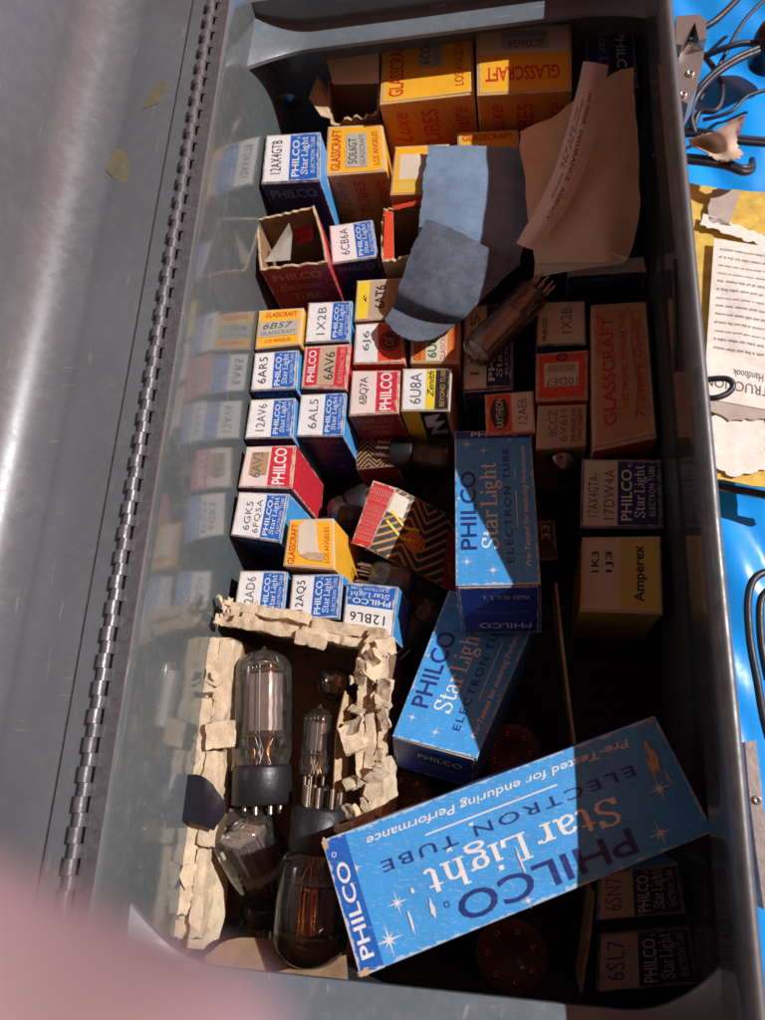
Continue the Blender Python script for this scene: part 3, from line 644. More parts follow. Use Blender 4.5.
# ------------------------------------------------------------------ tubes
def axis_frame(p0, p1):
    z = (p1-p0); ln = z.length; z = z.normalized(); x = z.cross(V((0, 0, 1))); x = x.normalized() if x.length > .01 else V((1, 0, 0)); y = z.cross(x)
    m = Matrix.Identity(4)
    for i in range(3): m[i][0] = x[i]; m[i][1] = y[i]; m[i][2] = z[i]; m[i][3] = p0[i]
    return m, ln
TUBEG = 'loose glass electron tubes'
def glass_tube(label, p0, p1, r, base=None, base_r=None, pins=8, smoke=False, getter='tip', plate='plate', waist=None, txt=None, pinlen=.8, plates=1, name='electron_tube', txtroll=0.):
    """p0 = pin end, p1 = dome tip; base = length of the bakelite base"""
    Fm, ln = axis_frame(p0, p1)
    root = thing(name, label, 'electron tube', p0, TUBEG)
    g0 = base or 0; br = base_r or r*.95; H = ln
    m = MB(); prof = []
    if not base: prof += [(0.001, .03), (r*.55, .0), (r*.9, .06), (r, .3)]
    else: prof += [(br*.88, g0-.15), (r*.9, g0+.12), (r, g0+.5)]
    if waist: prof += [(r, g0+(H-g0)*.45), (r*waist, g0+(H-g0)*.6)]
    top = r*(waist or 1)
    for k in range(0, 11):
        a = k/10*math.pi/2; prof.append((top*math.cos(a)+.0001, H-top*.75+top*.75*math.sin(a)))
    prof.append((.12, H)); 
    m.lathe(prof[:-1], 'glass_smoke' if smoke else 'glass', 36, Fm); gb = m.build('glass_bulb', root)
    m = MB(); m.lathe([(.13, H-.02), (.08, H+.12), (.001, H+.2)], 'glass', 10, Fm); m.build('glass_tip', root)
    if base:
        m = MB(); m.lathe([(.001, 0), (br*.9, .02), (br, .12), (br, g0*.9), (br*.96, g0), (br*.6, g0+.02)], 'bakelite', 32, Fm); 
        bo = m.build('tube_base', root)
        if txt:
            m = MB(); vs, fs = glyphs(txt[0], .01)
            wid = txt[1]; hh = txt[2]
            for f in fs:
                pts = []
                for k in f:
                    an = txtroll + (vs[k][0]-.5)*wid/br; rr = br+.012
                    pts.append(Fm @ V((rr*math.cos(an), rr*math.sin(an), g0*.5+(vs[k][1]-.5)*hh*txt[3])))
                m.poly(pts, 'ink_light')
            m.build('base_marking', root)
    m = MB(); pr_ = (br if base else r)*.62
    for k in range(pins):
        a = 2*math.pi*k/(pins+ (1 if not base else 0)); c = V((pr_*math.cos(a), pr_*math.sin(a), 0)); w = .06 if not base else .11
        m.tube([Fm @ (c+V((0, 0, .1))), Fm @ (c+V((0, 0, -pinlen*.5))), Fm @ (c+V((0, 0, -pinlen)))], w, 'pin', 8)
    m.build('contact_pins', root)
    if base: m = MB(); m.lathe([(.25, .05), (.25, -.7), (.12, -.85), (.001, -.86)], 'bakelite', 12, Fm); m.build('key_spigot', root)
    # electrode cage
    z0 = g0+(H-g0)*.22+(.2 if base else .3); z1 = H-top*.75
    copper_glints = 'glowing' in label
    m = MB(); pw = r*.78 if not waist else r*waist*.8
    for j in range(plates):
        cx = 0 if plates == 1 else (j-.5)*r*.85; hw = pw if plates == 1 else pw*.5
        pr2 = []
        for k in range(16):
            a = 2*math.pi*k/16; pr2.append((cx+hw*.62*math.copysign(abs(math.cos(a))**.5, math.cos(a)), hw*.42*math.copysign(abs(math.sin(a))**.6, math.sin(a))))
        zz = [z0+.15+(z1-z0-.3)*i/6 for i in range(7)]
        m.grid(lambda s, t: Fm @ V((pr2[int(s) % 16][0]*(1+.05*(t % 2)), pr2[int(s) % 16][1], zz[int(t)])), list(range(17)), list(range(7)), plate, smooth=False)
        for sx in (-1, 1):
            m.box(Fm @ V((cx+sx*hw*.72, 0, (z0+z1)/2)), (hw*.35, .03, z1-z0-.3), plate, Fm.to_3x3())
    if copper_glints:  # copper sleeve and wires added to imitate bright glints in the tube
        for q_ in (-.25, .1, .3): m.tube([Fm @ V((q_, pw*.55, z0+.3)), Fm @ V((q_+.05, -pw*.55, z0+.4)), Fm @ V((q_, -pw*.6, z1-.2))], .05, 'copper', 8)
        m.lathe([(.5, z0+.2), (.5, z1-.1)], 'copper', 20, Fm)
    m.build('anode_plate', root)
    m = MB()
    for zq in (z0, z1):
        q = [(V((pw*(1.05 if i % 2 else .88)*math.cos(2*math.pi*i/20), pw*(1.05 if i % 2 else .88)*math.sin(2*math.pi*i/20), zq))) for i in range(20)]
        for dz in (.02, -.02): m.poly([Fm @ (c+V((0, 0, dz))) for c in q][::1 if dz > 0 else -1], 'mica')
    m.build('mica_spacer', root)
    m = MB()
    for k in range(7):
        a = 2*math.pi*k/7+.3; rr = pw*R.uniform(.3, .75)
        m.tube([Fm @ V((rr*math.cos(a), rr*math.sin(a), z1+.25)), Fm @ V((rr*math.cos(a), rr*math.sin(a), z0-.1)), Fm @ V((rr*.6*math.cos(a+.3), rr*.6*math.sin(a+.3), g0+(H-g0)*.1+.1)), Fm @ V((rr*.8*math.cos(a), rr*.8*math.sin(a), g0+.05))], .028, 'copper' if k % 3 == 0 else 'plate_light', 6)
    m.build('support_wires', root)
    m = MB()
    if getter == 'tip':
        pf = []
        for k in range(3, 11):
            a = k/10*math.pi/2; pf.append((top*.97*math.cos(a)+.0001, H-top*.75+top*.73*math.sin(a)))
        m.lathe(pf, 'getter', 30, Fm)
    m.lathe([(pw*.32, z1+.35), (pw*.38, z1+.38), (pw*.38, z1+.44), (pw*.32, z1+.46), (pw*.32, z1+.35)], 'plate_light', 18, Fm)
    m.build('getter', root)
    return root
glass_tube('large clear glass tube with a black base lying in the crumbling cardboard nest', P(262, 806, .2), P(264, 650, .1), 1.36, 1.75, 1.38, smoke=False, getter='none', plate='plate_light', pinlen=.35, txt=('SOL', 1.0, .5, 1), txtroll=math.radians(70))
glass_tube('small smoky glass tube with copper pins lying beside the big clear one', P(314, 776, .1), P(320, 708, .2), .72, None, None, 7, False, 'tip', pinlen=1.4)
glass_tube('silvered tube top peeping out under the cardboard corner', P(352, 690, -3.5), P(330, 681, -.2), .85, None, None, 7, True, 'tip')
glass_tube('tilted clear tube with a grey seam leaning in the lower left of the nest', P(286, 912, -2.2), P(232, 812, .8), 1.5, 1.2, 1.2, smoke=False, getter='none', plate='plate')
glass_tube('large tube lying base up at the near end with glints of glowing copper added inside', P(322, 806, .8), P(307, 968, .5), 1.62, 1.9, 1.3, smoke=False, getter='none', plate='plate', txt=('SOL', .9, .42, -1), txtroll=math.radians(60), plates=2)
glass_tube('small dark tube low between the two near tubes', P(252, 945, -2.8), P(262, 880, -2.2), .8, None, None, 7, True, 'tip')
glass_tube('black based tube standing pins down at the far left corner', P(290, 100, -3), P(291, 84, .6), 1.25, 1.6, 1.3, getter='tip')
glass_tube('slim glass tube lying on the cartons below the envelope with pins up right', P(536, 291, .9), P(470, 360, .5), .92, None, None, 9, False, 'none', plate='plate_light', plates=1)
glass_tube('round silvered tube top between the leaning carton and the tan carton', P(566, 474, -5), P(561, 458, -.9), .78, None, None, 9, True, 'tip')
glass_tube('tube with a dark base lying among the debris next to the 6AL5 carton', P(372, 500, -4.2), P(330, 520, -4.6), 1.05, 1.2, 1.1, getter='tip', smoke=True)
glass_tube('dusty tube lying under the striped carton in the gap', P(372, 575, -2.6), P(418, 585, -2.6), .8, None, None, 7, True, 'tip')
glass_tube('brown tube lying below the 6U8A carton in the gap', P(392, 452, -3.4), P(456, 458, -3.4), .85, 1.3, .9, getter='tip', smoke=True)
glass_tube('black based tube hidden in the dark left of the tucked carton', P(400, 640, -4), P(440, 600, -4.2), 1.1, 1.4, 1.2, smoke=True)

# ------------------------------------------------------------------ striped carton lying in the gap
def stripes(p, n=9, mat='gold'):
    for k in range(n+3):
        o = k*.135-.45
        pts = [(0.02, .0+o), (.30, .34+o), (.50, .08+o), (.78, .42+o), (.98, .2+o)]
        cl = [(a, min(.98, max(.02, b))) for a, b in pts]
        for (x0, y0), (x1, y1) in zip(pts[:-1], pts[1:]):
            for q in range(8):
                u0, u1 = q/8, (q+1)/8; A = (x0+(x1-x0)*u0, y0+(y1-y0)*u0); B = (x0+(x1-x0)*u1, y0+(y1-y0)*u1)
                if .01 < min(A[1], B[1]) and max(A[1], B[1]) < .99: p.line([A, B], .026, mat)
root, FS = carton('striped black and gold carton with a red end lying tilted in the gap', [(396, 487), (464, 522), (462, 597), (367, 549)], (-1.6, -3.8, -4.0, -2.0), 2.6, None,
    group='electron tube cartons lying flat on the others', body='black', sides={'left': 'scarlet'}, gap=0)
m = MB(); p = Print(m, FS['top'], 0); stripes(p, 9)
p.ring(.42, .40, .12, .14, 0, 'orange', 4, 24, True); p.ring(.42, .40, .10, .115, .12, 'ink_red', 5); p.text('TU', .37, .35, .47, .45, 'ink_red', 6, .02)
p.rect(.02, .62, .22, .92, 'cream', 4, 2); p.rect(.78, 0, 1, .8, 'maroon', 4, 3); p.text('TUBE', .82, .2, .97, .35, 'gold', 6)
for k in range(2): p.line([(.06, .66-.16*k), (.28, .52-.16*k), (.44, .58-.16*k)], .03, 'zenith_yellow', 5)
m.build('printed_face', root)
m = MB()
q = [P(373, 480, -1.2), P(397, 488, -1.5), P(369, 549, -1.9), P(351, 543, -1.7)]
sf = Surf(q[3], q[2], q[1], q[0], .02); sf.base(m, 'scarlet'); sf2 = Surf(q[0]+V((0, 0, -.15)), q[1]+V((0, 0, -.15)), q[2]+V((0, 0, -.15)), q[3]+V((0, 0, -.15)), 0); sf2.base(m, 'card')
for i in range(9): Print(m, sf, 90).text('ELECTRONIC TUBE', .1, .05+i*.1, .92, .10+i*.1, 'pink', 2)
m.build('end_flap', root)
root, FS = carton('second striped carton deep in the gap below the 6BQ7A carton', [(352, 436), (404, 436), (398, 466), (356, 470)], -3.2, 3, None, body='black', sides={'front': 'maroon'})
m = MB(); stripes(Print(m, FS['top'], 0), 6); m.build('printed_face', root)

# ------------------------------------------------------------------ crumbling cardboard nest
def chunk(mb, c, d, rot, mat, amp=.12, seed=0, cell=.16):
    """a crumbling piece of old card: rounded, cracked, uneven"""
    rm = rot.to_matrix() if hasattr(rot, 'to_matrix') else rot
    dm = min(d); nn = [max(2, int(x/cell)) for x in d]; off = V((seed*3.1, seed*1.7, seed))
    def warp(x, y, z):
        k = sum(1 for q in (x, y, z) if abs(q) > .49); p = V((x*d[0], y*d[1], z*d[2]))
        if k >= 2: p = p*(1-.10*(k-1)*dm/max(.01, p.length*2))
        q = p*1.3+off
        n_ = noise.noise_vector(q)*amp + noise.noise_vector(q*2.7)*amp*.7 + noise.noise_vector(q*6)*amp*.35
        cr = noise.noise(q*2.1+V((9, 9, 9))); 
        if abs(cr) < .07: n_ = n_ - p.normalized()*.12*(1-abs(cr)/.07)
        return rm @ (p+n_)+V(c)
    def face(ax, sg):
        u, v = [k for k in range(3) if k != ax]
        U = [i/nn[u]-.5 for i in range(nn[u]+1)]; W = [i/nn[v]-.5 for i in range(nn[v]+1)]
        def f(s, t):
            q = [0, 0, 0]; q[ax] = .5*sg; q[u] = s; q[v] = t; return warp(*q)
        mb.grid(f, U, W, mat, smooth=True, flip=(sg < 0) != (ax == 1))
    for ax in range(3):
        for sg in (-1, 1): face(ax, sg)
from mathutils import Euler
nest = thing('cardboard_nest', 'crumbling cream corrugated cardboard carton with ragged walls around the loose tubes', 'cardboard box', P(280, 800, -6))
def nest_wall(pa, pb, z, depth, width, rows, seed, mat='crumb', skip=0.):
    m = MB(); a = P(*pa, z); b = P(*pb, z); u = (b-a).normalized(); w = V((-u.y, u.x, 0)); ln = (b-a).length; rr = random.Random(seed)
    for r in range(rows):
        off = (r-(rows-1)/2)*width/rows; t = 0
        while t < ln:
            l = rr.uniform(2.0, 5.2)
            if t+l > ln: l = ln-t+.1
            if rr.random() > skip:
                c = a+u*(t+l/2)+w*(off+rr.uniform(-.06, .06)); hh = rr.uniform(1.2, 2.2)
                c.z = z-hh/2+rr.uniform(-.25, .10)
                e = Euler((rr.uniform(-.14, .14), rr.uniform(-.03, .03), math.atan2(u.y, u.x)+rr.uniform(-.03, .03)))
                chunk(m, c, (l*.97, width/rows*rr.uniform(.8, 1.1), hh), e, mat, .11, rr.random()*50)
            t += l
    # the card core that carries the ragged rim
    n = 24
    for s in (-1, 1):
        o = w*(width*.36*s)
        m.grid(lambda q, t: a.lerp(b, q)+o+V((0, 0, -.35-t*depth+.1*noise.noise(V((q*9, s, seed)))))+w*.07*noise.noise(V((q*7, t*3, seed*2+s))), [i/n for i in range(n+1)], [i/6 for i in range(7)], 'card_in' if s*1 else mat)
    m.grid(lambda q, t: a.lerp(b, q)+w*width*.36*(t*2-1)+V((0, 0, -.45+.15*noise.noise(V((q*14, t*3, seed))))), [i/n for i in range(n+1)], [0, .5, 1], mat)
    return m
NW = [nest_wall((219, 636), (181, 938), 1.6, 7, 1.3, 2, 3),
      nest_wall((222, 611), (384, 640), 1.3, 6.5, 1.1, 2, 5),
      nest_wall((372, 645), (366, 930), 1.2, 7, 1.4, 3, 11, skip=.12)]
m = NW[2]; rr = random.Random(4)
for k in range(26):       # curled and broken plies along the right wall
    t = rr.random(); x = 352+36*rr.random()-t*8; y = 640+230*t**1.2
    chunk(m, P(x, y, rr.uniform(1.0, 1.9)), (rr.uniform(.35, 1.0), rr.uniform(.4, 1.3), rr.uniform(.10, .28)), Euler((rr.uniform(-.6, .6), rr.uniform(-.7, .7), rr.uniform(-.6, .6))), 'crumb', .10, k, .1)
for k in range(8):
    chunk(NW[1], P(215+rr.random()*22, 600+rr.random()*26, 1.9), (rr.uniform(.2, .5), rr.uniform(.2, .6), .25), Euler((rr.uniform(-1, 1), rr.uniform(-1, 1), rr.uniform(-1, 1))), 'crumb', .12, k+90)
m = MB()
chunk(m, P(221, 735, 1.7), (1.25, 1.2, .25), Euler((.1, .1, .15)), 'crumb', .1, 7)
m.build('peeled_patch', nest); m = MB(); chunk(m, P(310, 640, 1.3), (1.5, .6, .5), Euler((.2, .1, -.2)), 'crumb', .1, 9)
m.build('peeled_patch', nest)
def sheet(mb, ctrl, mat, th=.05, sub=6, noise_amp=.0, nf=1., mat2=None, smooth=True, rag=0.):
    """ctrl rows x cols of points -> smooth sheet with real thickness; returns a surface to print on"""
    rows, cols = len(ctrl), len(ctrl[0])
    def cr(p, t):
        n = len(p)-1; t = min(max(t, 0), .99999)*n; i = int(t); u = t-i
        a = p[max(i-1, 0)] if i > 0 else p[0]*2-p[1]; b = p[i]; c = p[i+1]; d = p[i+2] if i+2 <= n else p[n]*2-p[n-1]
        return .5*((2*b)+(c-a)*u+(2*a-5*b+4*c-d)*u*u+(3*b-a-3*c+d)*u**3)
    def f(s, t):
        p = cr([cr(r, s) for r in ctrl], t)
        if noise_amp: p = p+noise.noise_vector(V((p.x, p.y, 3.7))*nf)*noise_amp
        return p
    def nrm(s, t):
        e = .01; a = f(min(s+e, 1), t)-f(max(s-e, 0), t); b = f(s, min(t+e, 1))-f(s, max(t-e, 0)); n = a.cross(b).normalized()
        return n if n.z > 0 else -n
    ns = (cols-1)*sub; nt_ = (rows-1)*sub
    w = sum(((ctrl[0][i+1]-ctrl[0][i]).length for i in range(cols-1))); h = sum(((ctrl[i+1][0]-ctrl[i][0]).length for i in range(rows-1)))
    S = [i/ns for i in range(ns+1)]; T = [i/nt_ for i in range(nt_+1)]
    def rg(s, t):
        if rag:
            d = min(s, 1-s, t, 1-t)
            if d < 1e-6: return V((R.uniform(-rag, rag), R.uniform(-rag, rag), 0))
        return V()
    cache = {}
    def top(s, t):
        k = (round(s, 5), round(t, 5))
        if k not in cache: cache[k] = (f(s, t)+rg(s, t), nrm(s, t))
        return cache[k][0]+cache[k][1]*th/2
    def bot(s, t): top(s, t); k = (round(s, 5), round(t, 5)); return cache[k][0]-cache[k][1]*th/2
    mb.grid(top, S, T, mat, uv=(w, h), smooth=smooth); mb.grid(bot, S, T, mat2 or mat, uv=(w, h), smooth=smooth)
    for a, lst in (((lambda s, t: (s, 0.)), S), ((lambda s, t: (s, 1.)), S), ((lambda s, t: (0., s)), T), ((lambda s, t: (1., s)), T)):
        mb.grid(lambda s, t, a=a: (top(*a(s, t)) if t else bot(*a(s, t))), lst, [0, 1], mat2 or mat, smooth=False)
    class SS: pass
    o = SS(); o.w = w; o.h = h; o.f = lambda s, t: f(s, t)+nrm(s, t)*(th/2+.004); o.n = V((0, 0, 1)); o.fn = nrm
    return o
def chips(line, n, seed, z, spread, m):
    rr = random.Random(seed)
    for k in range(n):
        t = rr.random()*(len(line)-1); i = int(t); u = t-i; x = line[i][0]*(1-u)+line[i+1][0]*u+rr.uniform(-spread, spread); y = line[i][1]*(1-u)+line[i+1][1]*u+rr.uniform(-6, 6)
        o = P(x, y, z+rr.uniform(-.25, .18)); r = rr.uniform(.3, .85); e = Euler((rr.uniform(-.28, .28), rr.uniform(-.28, .28), rr.uniform(0, 6))).to_matrix()
        nn = rr.randint(5, 8); q = [o+e @ V((r*rr.uniform(.6, 1.1)*math.cos(2*math.pi*a/nn), .7*r*rr.uniform(.6, 1.1)*math.sin(2*math.pi*a/nn), .04*rr.uniform(-1, 1))) for a in range(nn)]
        D = e @ V((0, 0, -rr.uniform(.05, .11))); mt = 'crumb' if rr.random() < .75 else 'card'
        m.poly(q, mt); m.poly([v+D for v in q][::-1], mt)
        for a in range(nn): m.poly([q[a], q[a]+D, q[(a+1) % nn]+D, q[(a+1) % nn]], 'crumb_dark' if rr.random() < .3 else mt)
chips([(217, 640), (206, 720), (196, 800), (183, 930)], 5, 21, 1.7, 7, NW[0])
chips([(222, 612), (300, 625), (384, 640)], 4, 22, 1.4, 6, NW[1])
chips([(372, 645), (374, 720), (362, 850)], 8, 23, 1.4, 12, NW[2])
for m in NW: m.build('ragged_wall', nest)
# inner lining flap of the nest, lower left, and floor flap near the flange
m = MB(); sheet(m, [[P(200, 860, 1.0), P(226, 850, -.5)], [P(195, 905, 1.2), P(226, 905, -1.0)], [P(188, 948, 1.2), P(215, 950, -.5)]], 'crumb', .08, 5, .08, 1.2); m.build('lining_flap', nest)
m = MB(); sheet(m, [[P(205, 955, 1.2), P(240, 938, .6), P(345, 945, .4)], [P(205, 985, 1.0), P(250, 985, .8), P(350, 1000, .8)]], 'card_in', .1, 5, .05, 1.); m.build('lining_flap', nest)
m = MB(); sheet(m, [[P(345, 690, .9), P(352, 700, .4)], [P(336, 735, .8), P(349, 740, .2)], [P(333, 798, .6), P(346, 802, 0)]], 'card', .08, 5, .05, 1.2); m.build('lining_flap', nest)
m = MB(); tl, tr, br, bl = P(222, 640, -6), P(372, 650, -6), P(372, 960, -6), P(200, 960, -6); m.poly([bl, br, tr, tl], 'card_in'); m.build('nest_floor', nest)
m = MB(); sheet(m, [[P(186, 774, 2.15), P(200, 775, 2.15), P(213, 784, 1.98)], [P(183, 797, 2.15), P(204, 799, 2.15), P(226, 808, 1.85)], [P(180, 821, 2.15), P(198, 824, 2.12), P(214, 831, 1.9)]], 'tape', .03, 6, .03, 2.5)
tag(m.build('tape_strip', None, P(200, 800, 2.2)), 'shiny black tape strip stuck over the left rim of the cardboard nest', 'tape')

# ------------------------------------------------------------------ cloth, envelope, note
m = MB()
c = [[P(428, 147, 1.25), P(462, 146, 1.45), P(500, 146, 1.55), P(538, 148, 1.55)],
     [P(424, 180, 1.25), P(460, 182, 1.55), P(496, 183, 1.55), P(534, 186, 1.45)],
     [P(421, 215, 1.05), P(455, 222, 1.35), P(490, 228, 1.35), P(526, 232, 1.25)],
     [P(419, 240, 0.85), P(450, 252, 0.95), P(484, 258, 0.95), P(519, 262, 0.95)]]
sheet(m, c, 'denim', .09, 12, .10, .8, rag=.035); cloth = thing('cloth_strip', 'faded blue denim strip folded over, its lower end curled and darker', 'cloth', P(470, 220, 1.00))
m.build('upper_fold', cloth)
m = MB()
c = [[P(427, 219, 1.40), P(452, 229, 1.65), P(478, 243, 1.70), P(521, 264, 1.55)],
     [P(412, 250, 1.35), P(437, 262, 1.75), P(464, 278, 1.65), P(497, 285, 1.25)],
     [P(399, 290, 1.15), P(422, 303, 1.35), P(446, 312, 1.25), P(468, 314, 1.05)],
     [P(394, 305, 0.45), P(414, 313, 0.55), P(436, 320, 0.55), P(455, 326, 0.55)],
     [P(385, 321, 0.85), P(396, 334, 1.05), P(412, 341, 1.15), P(433, 340, 0.85)]]
sheet(m, c, 'denim_back', .09, 12, .05, .6, rag=.035); m.build('curled_fold', cloth)
m = MB()
c = [[P(520, 131, 2.6), P(552, 117, 2.8), P(606, 78, 3.2), P(634, 68, 3.2)],
     [P(524, 180, 2.5), P(560, 165, 2.8), P(608, 150, 3.2), P(637, 140, 3.0)],
     [P(530, 225, 2.2), P(560, 218, 2.7), P(606, 212, 3.0), P(640, 208, 2.6)],
     [P(536, 262, 1.2), P(560, 262, 1.8), P(600, 262, 2.2), P(628, 258, 1.8)]]
env = thing('envelope', 'creased tan envelope lying over the cartons at the far right', 'envelope', P(590, 180, 2))
sheet(m, c, 'envelope', .05, 10, .13, .8); m.build('envelope_sleeve', env)
m = MB(); sf = sheet(m, [[P(536, 249, 1.6), P(580, 246, 2.4), P(628, 258, 2.2)], [P(534, 278, .7), P(575, 270, 1.3), P(623, 264, 1.4)]], 'note_paper', .04, 7, .04, .5)
m.build('inner_sheet', env)
m = MB(); c = [[P(583, 62, 4.2), P(595, 63, 4.3), P(608, 66, 4.0)], [P(576, 95, 4.3), P(588, 98, 4.5), P(601, 102, 4.2)], [P(570, 118, 4.2), P(581, 124, 4.4), P(596, 130, 4.1)], [P(556, 165, 3.8), P(568, 172, 4.0), P(582, 176, 3.7)],
     [P(538, 205, 3.3), P(550, 212, 3.5), P(562, 216, 3.2)], [P(516, 243, 2.7), P(525, 247, 2.8), P(534, 250, 2.6)]]
note = thing('paper_note', 'curled narrow strip of printed paper lying across the envelope', 'paper slip', P(560, 160, 3))
sf = sheet(m, c, 'note_paper', .03, 7, .03, .8); p = Print(m, sf, 270)
def ptn(p, sf):
    def pt(a, b, eps): x, y = p.st(a, b); y2 = 1-y; return sf.f(x, y2)+sf.fn(x, y2)*eps
    p.pt = pt
ptn(p, sf)
for i, (tx, x0, x1) in enumerate((('HAL PARKER', .17, .40), ('INSURANCE', .43, .64), ('AGENCY', .67, .84))): p.text(tx, x0, .50, x1, .62, 'ink_black', 1, .005)
p.text('INSURANCE OF ALL KINDS', .22, .30, .74, .37, 'ink_black', 1); p.text('REAL ESTATE', .3, .18, .6, .25, 'ink_black', 1)
m.build('paper_strip', note)

# ------------------------------------------------------------------ card dividers, socket discs, debris
def strip(name, label, pts, h, mat='card', cat='divider', th=.12):
    m = MB(); pp = [P(*q) for q in pts]
    for a, b in zip(pp[:-1], pp[1:]):
        u = (b-a).normalized(); w = V((-u.y, u.x, 0))*th/2; D = V((0, 0, -h))
        m.poly([a-w, a+w, b+w, b-w], mat); m.poly([a-w, b-w, b-w+D, a-w+D], mat); m.poly([a+w, a+w+D, b+w+D, b+w], mat)
        m.poly([a-w, a-w+D, a+w+D, a+w], mat); m.poly([b-w, b+w, b+w+D, b-w+D], mat)
    o = m.build(name, None, pp[0]+V((0, 0, -h))); tag(o, label, cat); return o
strip('card_divider', 'thin bare cardboard divider seen edge on between the leaning carton and the big one', [(556, 583, -1.2), (562, 640, -1.3), (569, 700, -1.4), (577, 760, -1.6)], 4.5)
strip('card_divider', 'short cardboard divider standing left of the two shade-darkened cartons at the near end', [(594, 893, -1.4), (589, 940, -1.4), (581, 992, -1.4)], 4, 'card')
def socket(label, px, py, z, r, tilt):
    root = thing('tube_socket', label, 'tube socket', P(px, py, z)); m = MB(); e = Euler(tilt); Mx = Matrix.Translation(P(px, py, z)) @ e.to_matrix().to_4x4()
    m.lathe([(.001, .0), (r, 0), (r, .12), (r*.93, .16), (r*.35, .17), (r*.33, .05), (.001, .05)], 'bakelite_brown', 30, Mx); m.build('socket_disc', root)
    for k in range(7):
        a = 2*math.pi*k/7; m = MB(); m.lathe([(.10, .13), (.16, .19), (.07, .22), (.06, .15)], 'copper', 10, Mx @ Matrix.Translation((r*.66*math.cos(a), r*.66*math.sin(a), 0))); m.build('rivet', root)
socket('brown bakelite disc with rivets peeping out above the longest blue carton', 512, 752, -3.2, 1.35, (.2, .1, 0))
socket('brown bakelite disc with rivets below the longest blue carton', 512, 955, -3.2, 1.6, (.1, -.1, .4))
socket('brown bakelite disc in the dark beside the nest and the tucked carton', 405, 800, -3.0, 1.4, (.1, .2, 1.))

# ------------------------------------------------------------------ the grey steel case
XL, XR, YN, YF, ZB = -15.05, 6.25, -9.2, 40.2, -8.0
ZR = 8.7
case = thing('steel_case', 'open grey enamelled steel case with piano hinge holding all the cartons', 'metal case', (-4, 15, ZB))
m = MB()
m.box(((XL+XR)/2, 15, ZB-.02), (XR-XL+.9, YF-YN+.3, .12), 'floor_shade'); m.build('floor_panel', case)  # near-black floor paints the deep shade between the cartons
def panel(f, nu, nv, mat, name, par=case, mat2=None):
    m = MB(); m.grid(f, [i/nu for i in range(nu+1)], [i/nv for i in range(nv+1)], mat); return m.build(name, par)
def wav(y, z, k): return .05*noise.noise(V((y*.12, z*.2, k)))
# left wall: inner skin, top fold, outer skin
prof = [(XL, ZB), (XL, -2), (XL, 3), (XL, 8.2), (XL-.06, 8.55), (XL-.2, 8.72), (XL-.62, 8.78), (XL-.66, 8.7), (XL-.66, ZB)]
def wallf(prof, k):
    def f(s, t):
        i = min(int(round(t)), len(prof)-1); y = YN-3+(YF-YN+6)*s
        return V((prof[i][0]+wav(y, prof[i][1], k), y, prof[i][1]))
    return f
m = MB(); m.grid(wallf(prof, 1), [i/40 for i in range(41)], list(range(len(prof))), 'wall_paint'); m.build('side_wall', case)
prof = [(XR+.22, ZB), (XR+.22, -3), (XR+.2, 2), (XR+.0, 5.6), (XR-.3, 5.9), (XR-.32, 8.6)]
prof2 = [(XR-.32, 8.62), (XR-.30, 9.25), (XR-.12, 9.5), (XR+.06, 9.52), (XR+.2, 9.35), (XR+.24, 8.9), (XR+.18, 8.6)]
prof3 = [(XR+.30, 8.6), (XR+.42, 0), (XR+.42, ZB-.1)]
m = MB(); 
m.grid(wallf(prof, 2), [i/40 for i in range(41)], list(range(len(prof))), 'wall_paint')
m.grid(wallf(prof3, 2), [i/40 for i in range(41)], list(range(len(prof3))), 'lid_paint'); m.build('side_wall', case)
m = MB(); m.grid(wallf(prof2, 2), [i/40 for i in range(41)], list(range(len(prof2))), 'rim_steel'); m.build('rolled_rim', case)
# pressed slot in the right wall, its shade drawn as a dark rod
m = MB(); m.tube([(XR-.34, 20.0, 8.2), (XR-.34, 17.5, 7.6), (XR-.34, 15.8, 6.6)], .16, 'gap_shade', 8); m.build('pressed_slot', case)
# end walls
for k, (y, s) in enumerate(((YF, -1), (YN, 1))):
    m = MB()
    m.grid(lambda a, z: V((XL+(XR+.26-XL)*a, y+.05*noise.noise(V((a*3, z*.3, 5+k))), z)), [i/16 for i in range(17)], [ZB, -4, 0, 3, 4.2, 6, 6.5], 'wall_paint')
    m.grid(lambda a, z: V((XL+(XR+.26-XL)*a, y-s*.3, z)), [i/16 for i in range(17)], [ZB, 0, 6.5], 'lid_paint')
    m.grid(lambda a, z: V((XL+(XR-XL)*a, y-s*.3*z, 6.5)), [i/16 for i in range(17)], [0, 1], 'lid_paint')
    m.build('end_wall', case)
# end flanges with curved gussets that climb towards the side walls
def flange(far):
    m = MB(); n = 48; z0 = 4.6
    rows = []
    for i in range(n+1):
        x = XL+(XR-XL)*i/n; dL = x-XL; dR = XR-x; d = min(dL, dR); q = max(0, 1-d/3.4)
        ex = q**2.2
        if far: yi = 38.5-2.3*ex; yo = YF
        else: yi = -7.55+2.1*ex; yo = YN
        zi = z0+1.3*ex
        rows.append((x, yi, yo, zi))
    g = [0, .02, .35, .7, 1]
    def f(s, t):
        x, yi, yo, zi = rows[int(s)]; k = g[int(t)]
        y = yi+(yo-yi)*k; z = zi*(1-k)+ (z0+.1+1.0*((zi-z0)/1.3))*k + (-.0 if k > 0 else -.03)
        return V((x, y, z))
    m.grid(f, list(range(n+1)), list(range(len(g))), 'flange_paint')
    sgn = 1 if far else -1
    m.grid(lambda s, t: f(s, 0)+V((0, 0, -.22*t)), list(range(n+1)), [0, .1, 1], 'flange_paint')
    m.grid(lambda s, t: f(s, 0)+V((0, .12*sgn, -.22*t)), list(range(n+1)), [.2, 1], 'flange_paint')
    m.build('end_flange', case)
